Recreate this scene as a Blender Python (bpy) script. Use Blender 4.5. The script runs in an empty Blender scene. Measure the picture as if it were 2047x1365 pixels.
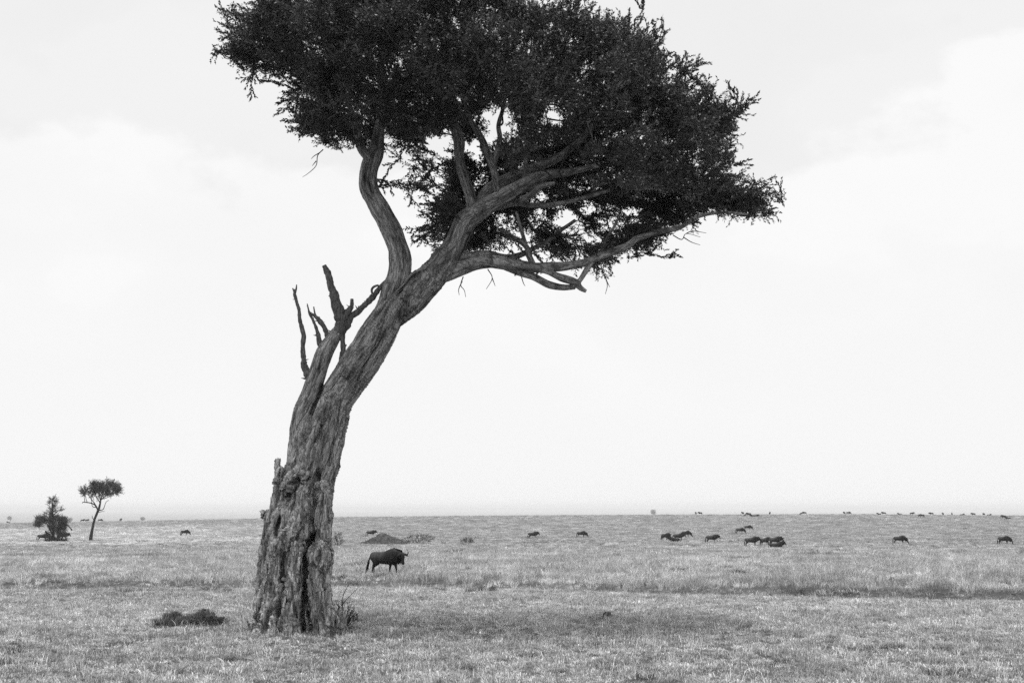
import bpy, math, random
import numpy as np
from mathutils import Vector, Matrix

random.seed(11)
rng = np.random.default_rng(7)
scene = bpy.context.scene
COL = scene.collection

# ------------------------------------------------------------------ camera, sky, sun, exposure
CAMH = 3.1
F = 50.0 / 36.0 * 2047.0
PITCH = math.atan((1012.0 - 682.5) / F)
cam_d = bpy.data.cameras.new('camera'); cam = bpy.data.objects.new('camera', cam_d); COL.objects.link(cam)
cam_d.lens = 50; cam_d.sensor_width = 36; cam_d.clip_start = 0.5; cam_d.clip_end = 120000
cam.location = (0, 0, CAMH); cam.rotation_euler = (math.pi / 2 + PITCH, 0, 0)
scene.camera = cam
scene.cycles.use_denoising = False; scene.cycles.volume_bounces = 4
scene.view_settings.view_transform = 'Standard'; scene.view_settings.look = 'None'
scene.view_settings.exposure = 0.0; scene.view_settings.gamma = 1.0

SUN_EL, SUN_ROT = math.radians(84), math.radians(180)
world = bpy.data.worlds.new('World'); scene.world = world; world.use_nodes = True
wn = world.node_tree; N = wn.nodes; L = wn.links
bg = N['Background']
sky = N.new('ShaderNodeTexSky'); sky.sky_type = 'NISHITA'; sky.sun_disc = False
sky.sun_elevation = SUN_EL; sky.sun_rotation = SUN_ROT; sky.dust_density = 4
bw = N.new('ShaderNodeRGBToBW'); L.new(sky.outputs[0], bw.inputs[0])
mn = N.new('ShaderNodeMath'); mn.operation = 'MINIMUM'; L.new(bw.outputs[0], mn.inputs[0]); mn.inputs[1].default_value = 9.0
tc = N.new('ShaderNodeTexCoord')
mp = N.new('ShaderNodeMapping'); L.new(tc.outputs['Generated'], mp.inputs[0]); mp.inputs['Location'].default_value = (0.35, 0.0, 0.12); mp.inputs['Scale'].default_value = (1, 1, 1.7)
n1 = N.new('ShaderNodeTexNoise'); L.new(mp.outputs[0], n1.inputs[0]); n1.inputs['Scale'].default_value = 5.5; n1.inputs['Detail'].default_value = 10; n1.inputs['Roughness'].default_value = 0.52
r1 = N.new('ShaderNodeValToRGB'); L.new(n1.outputs[0], r1.inputs[0])
r1.color_ramp.elements[0].position = 0.40; r1.color_ramp.elements[0].color = (0.96, 0.96, 0.96, 1)
e = r1.color_ramp.elements.new(0.52); e.color = (0.975, 0.975, 0.975, 1)
e = r1.color_ramp.elements.new(0.555); e.color = (0.99, 0.99, 0.99, 1)
r1.color_ramp.elements[-1].position = 0.72; r1.color_ramp.elements[-1].color = (1.0, 1.0, 1.0, 1)
# a band of even bright haze low over the horizon swallows the cloud shapes
sx = N.new('ShaderNodeSeparateXYZ'); L.new(tc.outputs['Generated'], sx.inputs[0])
mr = N.new('ShaderNodeMapRange'); L.new(sx.outputs[2], mr.inputs[0]); mr.inputs[1].default_value = 0.03; mr.inputs[2].default_value = 0.16
# cumulus heads: bright below an uneven edge, greyer thin cloud above it
n2 = N.new('ShaderNodeTexNoise'); L.new(mp.outputs[0], n2.inputs[0]); n2.inputs['Scale'].default_value = 4.2; n2.inputs['Detail'].default_value = 12; n2.inputs['Roughness'].default_value = 0.56
ma = N.new('ShaderNodeMath'); ma.operation = 'MULTIPLY_ADD'; L.new(n2.outputs[0], ma.inputs[0]); ma.inputs[1].default_value = 0.42; L.new(sx.outputs[2], ma.inputs[2])
r2 = N.new('ShaderNodeValToRGB'); L.new(ma.outputs[0], r2.inputs[0]); r2.color_ramp.elements[0].position = 0.452; r2.color_ramp.elements[0].color = (0.99, 0.99, 0.99, 1); r2.color_ramp.elements[1].position = 0.474; r2.color_ramp.elements[1].color = (0.918, 0.918, 0.918, 1)
mc = N.new('ShaderNodeMix'); mc.data_type = 'RGBA'; mc.blend_type = 'MULTIPLY'; mc.inputs['Factor'].default_value = 1.0; L.new(r1.outputs[0], mc.inputs['A']); L.new(r2.outputs[0], mc.inputs['B'])
mixh = N.new('ShaderNodeMix'); mixh.data_type = 'RGBA'; L.new(mr.outputs[0], mixh.inputs['Factor'])
mixh.inputs['A'].default_value = (0.965, 0.965, 0.965, 1); L.new(mc.outputs['Result'], mixh.inputs['B'])
sc10 = N.new('ShaderNodeVectorMath'); sc10.operation = 'SCALE'; L.new(mixh.outputs['Result'], sc10.inputs[0]); sc10.inputs['Scale'].default_value = 10.0
mixs = N.new('ShaderNodeMix'); mixs.data_type = 'RGBA'; mixs.inputs['Factor'].default_value = 0.97
L.new(mn.outputs[0], mixs.inputs['A']); L.new(sc10.outputs[0], mixs.inputs['B'])
L.new(mixs.outputs['Result'], bg.inputs[0]); bg.inputs[1].default_value = 0.1

sd = bpy.data.lights.new('sun', 'SUN'); sd.energy = 2.3; sd.angle = math.radians(14); sd.color = (1, 1, 1)
so = bpy.data.objects.new('sun', sd); COL.objects.link(so)
# the sun stands high, a touch behind the camera
sdir = Vector((-0.05, -math.cos(SUN_EL), math.sin(SUN_EL))).normalized()
so.rotation_euler = sdir.to_track_quat('Z', 'Y').to_euler()

# ------------------------------------------------------------------ helpers
CP, SP = math.cos(PITCH), math.sin(PITCH)
def W(px, py, D):
    """world point on the sight line of a photo position, at distance D from the camera plane"""
    a = (px - 1023.5) / F; b = -(py - 682.5) / F
    dx, dy, dz = a, CP - b * SP, SP + b * CP
    k = D / dy
    return np.array((dx * k, D, CAMH + dz * k))
def project(p):
    p = np.atleast_2d(p); d = p - np.array((0, 0, CAMH))
    f = d[:, 1] * CP + d[:, 2] * SP; u = -d[:, 1] * SP + d[:, 2] * CP
    return 1023.5 + F * d[:, 0] / f, 682.5 - F * u / f

PERM = np.random.default_rng(3).permutation(256); PERM = np.concatenate([PERM, PERM, PERM])
GR = np.random.default_rng(4).normal(size=(256, 3)); GR /= np.linalg.norm(GR, axis=1)[:, None]
def noise3(p):
    p = np.asarray(p, dtype=np.float64); i = np.floor(p).astype(np.int64); f = p - i; i &= 255
    u = f * f * f * (f * (f * 6 - 15) + 10); r = 0
    for a in (0, 1):
        for b in (0, 1):
            for c in (0, 1):
                h = PERM[PERM[PERM[(i[:, 0] + a) & 255] + ((i[:, 1] + b) & 255)] + ((i[:, 2] + c) & 255)] & 255
                g = GR[h]
                d = (f[:, 0] - a) * g[:, 0] + (f[:, 1] - b) * g[:, 1] + (f[:, 2] - c) * g[:, 2]
                w = (u[:, 0] if a else 1 - u[:, 0]) * (u[:, 1] if b else 1 - u[:, 1]) * (u[:, 2] if c else 1 - u[:, 2])
                r = r + w * d
    return r * 1.5
def fbm(p, o=4, g=0.5):
    p = np.asarray(p, dtype=np.float64); r = 0; a = 1.0
    for k in range(o):
        r = r + a * noise3(p * (2.03 ** k) + 17.3 * k); a *= g
    return r
def sstep(a, b, x):
    t = np.clip((np.asarray(x, float) - a) / (b - a), 0, 1); return t * t * (3 - 2 * t)

def newmesh(name, verts, faces, mats=(), smooth=False, mi=None):
    """faces: list of arrays (n,3) / (n,4)"""
    me = bpy.data.meshes.new(name)
    verts = np.asarray(verts, dtype=np.float32)
    me.vertices.add(len(verts)); me.vertices.foreach_set('co', verts.ravel())
    if not isinstance(faces, (list, tuple)): faces = [faces]
    faces = [np.asarray(f, dtype=np.int32) for f in faces if len(f)]
    loops = np.concatenate([f.ravel() for f in faces]); tot = np.concatenate([np.full(len(f), f.shape[1], np.int32) for f in faces])
    st = np.concatenate([[0], np.cumsum(tot)[:-1]]).astype(np.int32)
    me.loops.add(len(loops)); me.loops.foreach_set('vertex_index', loops)
    me.polygons.add(len(tot)); me.polygons.foreach_set('loop_start', st); me.polygons.foreach_set('loop_total', tot)
    for m in mats: me.materials.append(m)
    if mi is not None: me.polygons.foreach_set('material_index', np.asarray(mi, np.int32))
    if smooth: me.polygons.foreach_set('use_smooth', np.ones(len(tot), bool))
    me.update(calc_edges=True); me.validate()
    return me
def link(name, me, parent=None, **props):
    o = bpy.data.objects.new(name, me); COL.objects.link(o)
    if parent is not None: o.parent = parent
    for k, v in props.items(): o[k] = v
    return o
def empty(name, loc, rz=0, **props):
    o = bpy.data.objects.new(name, None); COL.objects.link(o); o.location = loc; o.rotation_euler.z = rz
    for k, v in props.items(): o[k] = v
    return o

def catmull(P, per=6):
    P = np.asarray(P, float)
    if len(P) < 3: return np.array([P[0] + (P[-1] - P[0]) * t for t in np.linspace(0, 1, per + 1)])
    Q = np.vstack([2 * P[0] - P[1], P, 2 * P[-1] - P[-2]]); out = []
    for i in range(1, len(Q) - 2):
        for t in np.linspace(0, 1, per, endpoint=False):
            a, b, c, d = Q[i - 1:i + 3]
            out.append(0.5 * ((2 * b) + (c - a) * t + (2 * a - 5 * b + 4 * c - d) * t * t + (3 * b - a - 3 * c + d) * t ** 3))
    out.append(P[-1]); return np.array(out)
class MB:
    def __init__(s): s.v = []; s.q = []; s.t = []; s.n = 0
    def add(s, v, q=(), t=()):
        v = np.asarray(v, float); s.v.append(v)
        if len(q): s.q.append(np.asarray(q) + s.n)
        if len(t): s.t.append(np.asarray(t) + s.n)
        s.n += len(v)
    def tube(s, pts, rad, sides=8, jit=0.0, ell=None):
        """pts (n,3), rad (n); ell = (rx_scale, other_scale) around world axes"""
        pts = np.asarray(pts, float); n = len(pts); rad = np.broadcast_to(np.asarray(rad, float), (n,))
        T = np.gradient(pts, axis=0); T /= np.linalg.norm(T, axis=1)[:, None] + 1e-9
        ref = np.array((0, 1.0, 0)) if abs(T[0][1]) < 0.9 else np.array((1.0, 0, 0))
        V = []; u = ref - T[0] * ref.dot(T[0]); u /= np.linalg.norm(u)
        for i in range(n):
            u = u - T[i] * u.dot(T[i]); u /= np.linalg.norm(u) + 1e-9; w = np.cross(T[i], u)
            a = np.arange(sides) * 2 * math.pi / sides
            r = rad[i] * (1 + (jit * rng.normal(size=sides) if jit else 0))
            V.append(pts[i] + (np.cos(a) * r)[:, None] * u * (ell[0] if ell else 1) + (np.sin(a) * r)[:, None] * w * (ell[1] if ell else 1))
        V = np.vstack(V); q = []
        for i in range(n - 1):
            for k in range(sides):
                k2 = (k + 1) % sides
                q.append((i * sides + k, i * sides + k2, (i + 1) * sides + k2, (i + 1) * sides + k))
        V = np.vstack([V, pts[0], pts[-1]]); c0, c1 = len(V) - 2, len(V) - 1; t = []
        for k in range(sides):
            k2 = (k + 1) % sides; t.append((c0, k2, k)); t.append((c1, (n - 1) * sides + k, (n - 1) * sides + k2))
        s.add(V, q, t)
    def ellipsoid(s, c, r, seg=14, rings=9, R=None):
        V = [(0, 0, -1)]
        for i in range(1, rings):
            ph = -math.pi / 2 + math.pi * i / rings
            for k in range(seg):
                a = 2 * math.pi * k / seg; V.append((math.cos(ph) * math.cos(a), math.cos(ph) * math.sin(a), math.sin(ph)))
        V.append((0, 0, 1)); V = np.array(V) * np.asarray(r, float)
        if R is not None: V = V @ np.array(R).T
        q = []; t = []
        for i in range(rings - 2):
            for k in range(seg):
                k2 = (k + 1) % seg; a = 1 + i * seg
                q.append((a + k, a + k2, a + seg + k2, a + seg + k))
        last = 1 + (rings - 1) * seg; b = 1 + (rings - 2) * seg
        for k in range(seg):
            k2 = (k + 1) % seg; t.append((0, 1 + k2, 1 + k)); t.append((last, b + k, b + k2))
        s.add(V + np.asarray(c, float), q, t)
    def mesh(s, name, mats=(), smooth=True):
        fs = []
        if s.q: fs.append(np.vstack(s.q))
        if s.t: fs.append(np.vstack(s.t))
        return newmesh(name, np.vstack(s.v), fs, mats, smooth)
    def fused(s, name, voxel, mats=(), iters=0):
        me = s.mesh(name + '_raw'); o = bpy.data.objects.new('tmp', me); COL.objects.link(o)
        m = o.modifiers.new('r', 'REMESH'); m.mode = 'VOXEL'; m.voxel_size = voxel; m.use_smooth_shade = True
        if iters:
            sm = o.modifiers.new('s', 'SMOOTH'); sm.factor = 0.5; sm.iterations = iters
        bpy.context.view_layer.update()
        dg = bpy.context.evaluated_depsgraph_get(); out = bpy.data.meshes.new_from_object(o.evaluated_get(dg))
        bpy.data.objects.remove(o); bpy.data.meshes.remove(me)
        out.name = name; out.materials.clear()
        for mt in mats: out.materials.append(mt)
        out.polygons.foreach_set('use_smooth', np.ones(len(out.polygons), bool))
        return out

# ------------------------------------------------------------------ materials
def mat(name, base=0.2, rough=0.9, build=None, spec=0.2):
    m = bpy.data.materials.new(name); m.use_nodes = True; b = m.node_tree.nodes['Principled BSDF']
    b.inputs['Base Color'].default_value = (base, base, base, 1); b.inputs['Roughness'].default_value = rough
    b.inputs['Specular IOR Level'].default_value = spec
    if build: build(m.node_tree.nodes, m.node_tree.links, b)
    return m
def g(v): return (v, v, v, 1)
def ramp(n, stops):
    r = n.new('ShaderNodeValToRGB'); els = r.color_ramp.elements
    while len(els) < len(stops): els.new(0.5)
    for el, (p, v) in zip(els, stops): el.position = p; el.color = g(v)
    return r
def nz(n, l, vec, scale, detail=4, rough=0.55):
    t = n.new('ShaderNodeTexNoise'); t.inputs['Scale'].default_value = scale; t.inputs['Detail'].default_value = detail; t.inputs['Roughness'].default_value = rough
    if vec is not None: l.new(vec, t.inputs['Vector'])
    return t
def mul(n, l, a, b):
    m = n.new('ShaderNodeMix'); m.data_type = 'RGBA'; m.blend_type = 'MULTIPLY'; m.inputs['Factor'].default_value = 1.0
    l.new(a, m.inputs['A']); l.new(b, m.inputs['B']); return m.outputs['Result']

def _ground(n, l, b):
    co = n.new('ShaderNodeNewGeometry').outputs['Position']
    a = nz(n, l, co, 0.35, 8, 0.65); ra = ramp(n, [(0.3, 0.2), (0.5, 0.3), (0.7, 0.38)]); l.new(a.outputs[0], ra.inputs[0])
    c = nz(n, l, co, 9, 6, 0.7); rc = ramp(n, [(0.3, 0.65), (0.5, 0.97), (0.7, 1.12)]); l.new(c.outputs[0], rc.inputs[0])
    d = nz(n, l, co, 0.03, 5, 0.6); rd = ramp(n, [(0.35, 0.85), (0.65, 1.12)]); l.new(d.outputs[0], rd.inputs[0])
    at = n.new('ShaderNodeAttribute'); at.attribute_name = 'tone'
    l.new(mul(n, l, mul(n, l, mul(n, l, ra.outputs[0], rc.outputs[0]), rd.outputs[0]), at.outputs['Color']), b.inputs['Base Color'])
    bp = n.new('ShaderNodeBump'); bp.inputs['Strength'].default_value = 0.3; bp.inputs['Distance'].default_value = 0.08
    l.new(c.outputs[0], bp.inputs['Height']); l.new(bp.outputs[0], b.inputs['Normal'])
M_ground = mat('dry_grassland_soil', build=_ground, spec=0.0)
def grassmat(name, lo, hi, tr=0.25):
    def f(n, l, b):
        oi = n.new('ShaderNodeObjectInfo'); r = ramp(n, [(0.0, lo), (0.75, (lo + hi) / 2), (1.0, hi)]); l.new(oi.outputs['Random'], r.inputs[0])
        at = n.new('ShaderNodeAttribute'); at.attribute_type = 'INSTANCER'; at.attribute_name = 'tone'
        co = n.new('ShaderNodeTexCoord'); a = nz(n, l, co.outputs['Object'], 22, 1); ra = ramp(n, [(0.35, 0.5), (0.65, 1.5)]); l.new(a.outputs[0], ra.inputs[0])
        c = mul(n, l, mul(n, l, r.outputs[0], at.outputs['Color']), ra.outputs[0]); l.new(c, b.inputs['Base Color'])
        t = n.new('ShaderNodeBsdfTranslucent'); l.new(c, t.inputs[0]); mx = n.new('ShaderNodeMixShader'); mx.inputs[0].default_value = tr
        out = n['Material Output']; l.new(b.outputs[0], mx.inputs[1]); l.new(t.outputs[0], mx.inputs[2]); l.new(mx.outputs[0], out.inputs[0])
    return mat(name, rough=0.8, build=f, spec=0.1)
M_grass = grassmat('dry_grass_blade', 0.28, 0.92)
M_weed = mat('weed_stem', 0.06, 0.9)
M_stalk = grassmat('bleached_stalk', .55, .9, .2)

def _bark(n, l, b):
    at = n.new('ShaderNodeAttribute'); at.attribute_name = 'bark'
    v = at.outputs['Vector']
    a = nz(n, l, v, 7, 8, 0.65); ra = ramp(n, [(0.32, 0.055), (0.44, 0.25), (0.55, 0.48), (0.75, 0.68)]); l.new(a.outputs[0], ra.inputs[0])
    vo = n.new('ShaderNodeTexVoronoi'); vo.feature = 'DISTANCE_TO_EDGE'; vo.inputs['Scale'].default_value = 16; vo.inputs['Randomness'].default_value = 1
    w = nz(n, l, v, 14, 3); va = n.new('ShaderNodeVectorMath'); va.operation = 'MULTIPLY_ADD'; l.new(w.outputs['Color'], va.inputs[0]); va.inputs[1].default_value = (0.12, 0.12, 0.12); l.new(v, va.inputs[2])
    l.new(va.outputs[0], vo.inputs['Vector']); rv = ramp(n, [(0.0, 0.35), (0.12, 1.0)]); l.new(vo.outputs['Distance'], rv.inputs[0])
    gr = nz(n, l, v, 45, 4, 0.7); rg = ramp(n, [(0.35, 0.6), (0.5, 1.0), (0.7, 1.5)]); l.new(gr.outputs[0], rg.inputs[0])
    oc = n.new('ShaderNodeTexCoord'); sz = n.new('ShaderNodeSeparateXYZ'); l.new(oc.outputs['Object'], sz.inputs[0]); mh = n.new('ShaderNodeMapRange'); l.new(sz.outputs[2], mh.inputs[0])
    mh.inputs[1].default_value = 3.5; mh.inputs[2].default_value = 9.5; mh.inputs[3].default_value = 1.0; mh.inputs[4].default_value = 0.7     # the old wood of the foot is bleached, the limbs are darker
    l.new(mul(n, l, mul(n, l, mul(n, l, ra.outputs[0], rv.outputs[0]), rg.outputs[0]), mh.outputs[0]), b.inputs['Base Color'])
    b1 = n.new('ShaderNodeBump'); b1.inputs['Strength'].default_value = 0.9; b1.inputs['Distance'].default_value = 0.05; l.new(a.outputs[0], b1.inputs['Height'])
    b2 = n.new('ShaderNodeBump'); b2.inputs['Strength'].default_value = 0.8; b2.inputs['Distance'].default_value = 0.015; l.new(rv.outputs[0], b2.inputs['Height']); l.new(b1.outputs[0], b2.inputs['Normal'])
    b3 = n.new('ShaderNodeBump'); b3.inputs['Strength'].default_value = 0.7; b3.inputs['Distance'].default_value = 0.01; l.new(gr.outputs[0], b3.inputs['Height']); l.new(b2.outputs[0], b3.inputs['Normal'])
    l.new(b3.outputs[0], b.inputs['Normal'])
M_bark = mat('fissured_bark', build=_bark, spec=0.1)
def barkmat2(name, lo, hi, sc=8):
    def f(n, l, b):
        co = n.new('ShaderNodeTexCoord'); mp = n.new('ShaderNodeMapping'); mp.inputs['Scale'].default_value = (1, 1, 0.3); l.new(co.outputs['Object'], mp.inputs[0])
        a = nz(n, l, mp.outputs[0], sc, 7, 0.65); r = ramp(n, [(0.35, lo), (0.7, hi)]); l.new(a.outputs[0], r.inputs[0]); l.new(r.outputs[0], b.inputs['Base Color'])
        bp = n.new('ShaderNodeBump'); bp.inputs['Strength'].default_value = 0.8; bp.inputs['Distance'].default_value = 0.02; l.new(a.outputs[0], bp.inputs['Height']); l.new(bp.outputs[0], b.inputs['Normal'])
    return mat(name, build=f, spec=0.1)
M_dead = barkmat2('weathered_dead_wood', 0.05, 0.2, 22)
M_branch = barkmat2('dark_twig_bark', 0.02, 0.07, 10)
M_farbark = barkmat2('distant_tree_bark', 0.03, 0.07, 3)
def leafmat(name, lo, hi, sc=3.0, tr=0.1, det=6):
    def f(n, l, b):
        co = n.new('ShaderNodeTexCoord'); a = nz(n, l, co.outputs['Object'], sc, det, 0.6); r = ramp(n, [(0.35, lo), (0.65, hi)]); l.new(a.outputs[0], r.inputs[0]); l.new(r.outputs[0], b.inputs['Base Color'])
        t = n.new('ShaderNodeBsdfTranslucent'); l.new(r.outputs[0], t.inputs[0]); mx = n.new('ShaderNodeMixShader'); mx.inputs[0].default_value = tr
        l.new(b.outputs[0], mx.inputs[1]); l.new(t.outputs[0], mx.inputs[2]); l.new(mx.outputs[0], n['Material Output'].inputs[0])
    return mat(name, rough=0.42, build=f, spec=0.5)
M_leaf = leafmat('small_leathery_leaf', 0.008, 0.085, .75, .1, 3)
M_farleaf = leafmat('distant_foliage', 0.04, 0.12, 2.0)
M_darkweed = leafmat('dark_weed_leaf', 0.02, 0.07, 2.0)
M_clod = barkmat2('dark_turned_soil', 0.04, 0.18, 9)
M_mound = barkmat2('mound_soil', 0.04, 0.15, 3)

# ------------------------------------------------------------------ terrain
PR = np.array([0, 20, 36, 71, 110, 150, 193, 264, 330, 400, 500, 616, 680, 900, 1500, 2600, 60000.])
PZ = np.array([3.1, 3.1, 3.1, 3.42, 4.1, 4.8, 5.4, 5.95, 5.95, 5.5, 4.6, 3.7, 4.6, 12, 34, 60, 60.])
AX = np.array([-3000, 0, 150, 300, 500, 700, 1100, 1300, 1700, 2047, 5000.]); AY = np.array([1044, 1043.5, 1041.5, 1039.5, 1036, 1032.5, 1029.3, 1028.2, 1026.8, 1029.3, 1031.])
def terrain(x, y):
    x = np.asarray(x, float); y = np.asarray(y, float); r = np.hypot(x, y)
    pr = np.interp(r, PR, PZ); pr = (pr * 2 + np.interp(r * 0.96, PR, PZ) + np.interp(r * 1.04, PR, PZ)) / 4
    u = np.where(y > 1e-3, x / np.maximum(y, 1e-3), 9 * np.sign(x)); u = np.clip(u, -1.2, 1.2) * F + 1023.5
    dl = -(np.interp(u, AX, AY) - 1029.0) / F * 616
    z = CAMH - pr + dl * sstep(230, 600, r) * (1 - sstep(700, 1500, r))
    p = np.stack([x, y, np.zeros_like(x)], -1).reshape(-1, 3)
    b = (noise3(p / 14.0) * 0.10 + noise3(p / 4.1 + 5) * 0.035).reshape(x.shape) * sstep(15, 60, r) * (1 - sstep(450, 600, r) * 0.6)
    # low bank where the cropped grass ends and the tall grass begins
    b = b + 0.22 * bank(x, y)
    return z + b
def bankline(x): return np.interp(x, [-60, -22, -2.6, 5.4, 12.5, 18.7, 60], [58, 59, 60, 56, 52.8, 52, 50]) + 0.3 * np.sin(x * 0.7) + 0.2 * np.sin(x * 1.9 + 1)
def bank(x, y): return sstep(-0.5, 0.9, y - bankline(x)) * (1 - sstep(60, 110, y)) - 0.35 * np.exp(-((y - bankline(x) + 0.7) / 0.7) ** 2)
def ground_at(px, py):
    """where the ground is, seen at a photo position"""
    lo, hi = 15.0, 615.0
    for _ in range(50):
        m = (lo + hi) / 2; x = (px - 1023.5) / F * m * CP
        for _ in range(2):
            z = float(terrain(x, m)); f = m * CP + (z - CAMH) * SP; x = (px - 1023.5) / F * f
        py2 = project(np.array((x, m, z)))[1][0]
        if py2 > py: lo = m
        else: hi = m
    return np.array((x, m, z))
def at_dist(px, D):
    x = (px - 1023.5) / F * D * CP; z = float(terrain(x, D)); f = D * CP + (z - CAMH) * SP; x = (px - 1023.5) / F * f
    return np.array((x, D, float(terrain(x, D))))
def tone_at(x, y):
    """grass tone: differences of the sward, plus painted sunlight and bank shade"""
    x = np.asarray(x, float); y = np.asarray(y, float); r = np.hypot(x, y)
    p = np.stack([x, y, np.zeros_like(x)], -1).reshape(-1, 3)
    t = 1.0 + (0.12 + 0.21 * sstep(50, 70, r)) * fbm(p / np.array((9.0, 9, 1)), 4).reshape(x.shape) + 0.06 * (1 - sstep(-1, 1, y - bankline(x))) + 0.3 * fbm(p / 1.6 + 9, 3).reshape(x.shape) * (1 - sstep(90, 220, r) * 0.8)
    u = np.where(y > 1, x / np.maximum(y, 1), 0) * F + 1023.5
    pale = (1 - sstep(330, 640, u + 60 * fbm(p / 40.0 + 3, 2).reshape(x.shape))) * sstep(200, 245, r + 10 * noise3(p / 9.0).reshape(x.shape)) * (1 - sstep(430, 520, r))  # sunlit strip at the far left, painted in as a lighter grass tone
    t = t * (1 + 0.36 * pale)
    bank_shade = np.exp(-((y - bankline(x) - 0.4) / 1.0) ** 2) * sstep(2, 14, x)  # shade along the foot of the tall grass, painted into the tone
    t = t * (1 - 0.28 * bank_shade)
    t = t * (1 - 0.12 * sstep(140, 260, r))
    return np.clip(t, 0.3, 2.2)

rings = [0.0, 4.0]
while rings[-1] < 55000: rings.append(rings[-1] * (1.0125 if rings[-1] < 700 else 1.04) + (0.2 if rings[-1] < 10 else 0))
rings = np.array(rings)
ang = np.unique(np.round(np.concatenate([np.arange(-180, 180, 4.0), np.arange(-34, 34.01, 0.2)]), 3))
A, R = np.meshgrid(np.radians(ang), rings); X = np.sin(A) * R; Y = np.cos(A) * R; Z = terrain(X, Y)
nr, na = X.shape; V = np.stack([X, Y, Z], -1).reshape(-1, 3)
ii, jj = np.meshgrid(np.arange(nr - 1), np.arange(na), indexing='ij'); j2 = (jj + 1) % na
Q = np.stack([ii * na + jj, (ii) * na + j2, (ii + 1) * na + j2, (ii + 1) * na + jj], -1).reshape(-1, 4)[:, ::-1]
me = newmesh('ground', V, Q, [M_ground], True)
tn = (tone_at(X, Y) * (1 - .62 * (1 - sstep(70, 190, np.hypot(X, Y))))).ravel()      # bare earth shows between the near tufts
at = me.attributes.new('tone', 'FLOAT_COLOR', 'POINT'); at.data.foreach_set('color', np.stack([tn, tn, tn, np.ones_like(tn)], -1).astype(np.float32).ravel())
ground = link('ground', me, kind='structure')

# distant hills at the rim of the plain
def hills(name, D, prof, depth, base=-70):
    xs = np.linspace(-600, 2700, 160); ys = np.interp(xs, [a for a, b in prof], [b for a, b in prof])
    ys = ys + 0.8 * noise3(np.stack([xs / 90, xs * 0 + D, xs * 0], -1))
    top = np.array([W(a, b, D) for a, b in zip(xs, ys)]); fr = top.copy(); fr[:, 1] -= depth; fr[:, 2] = base; bk = top.copy(); bk[:, 1] += depth; bk[:, 2] = base
    V = np.vstack([fr, (fr + top) / 2 + np.array((0, 0, 8)), top, bk]); n = len(xs); q = []
    for r in range(3):
        for k in range(n - 1): q.append((r * n + k, r * n + k + 1, (r + 1) * n + k + 1, (r + 1) * n + k))
    link(name, newmesh(name, V, np.array(q), [mat('far_hill_' + name, 0.12)], True), kind='structure')
hills('hills', 24000, [(-600, 1012), (0, 1012.5), (300, 1013), (700, 1013), (1100, 1015), (1500, 1018), (1620, 1014), (1700, 1012), (1850, 1012), (1960, 1015), (2100, 1016), (2700, 1013)], 4000)

# ------------------------------------------------------------------ grass
def blade_tuft(name, n, h0, h1, rad, w, lean, m):
    vs = []; q = []; t = []; c = 0
    for k in range(n):
        a = random.uniform(0, 6.283); r = rad * math.sqrt(random.random()); bx, by = r * math.cos(a), r * math.sin(a)
        h = random.uniform(h0, h1); la = a + random.uniform(-1.2, 1.2); ln = lean * random.uniform(0.2, 1.3) * h
        wa = random.uniform(0, 6.283); wx, wy = math.cos(wa) * w / 2, math.sin(wa) * w / 2
        dx, dy = math.cos(la) * ln, math.sin(la) * ln
        vs += [(bx - wx, by - wy, -0.02), (bx + wx, by + wy, -0.02), (bx + dx * .3 + wx * .8, by + dy * .3 + wy * .8, h * .6), (bx + dx * .3 - wx * .8, by + dy * .3 - wy * .8, h * .6), (bx + dx, by + dy, h * (1 - .25 * lean))]
        q.append((c, c + 1, c + 2, c + 3)); t.append((c + 3, c + 2, c + 4)); c += 5
    me = newmesh(name, vs, [np.array(q), np.array(t)], [m]); return me
def tuft_collection(name, specs):
    c = bpy.data.collections.new(name)
    for i, s in enumerate(specs):
        o = bpy.data.objects.new(name + '_%02d' % i, blade_tuft(name, *s)); c.objects.link(o)
    return c
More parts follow.
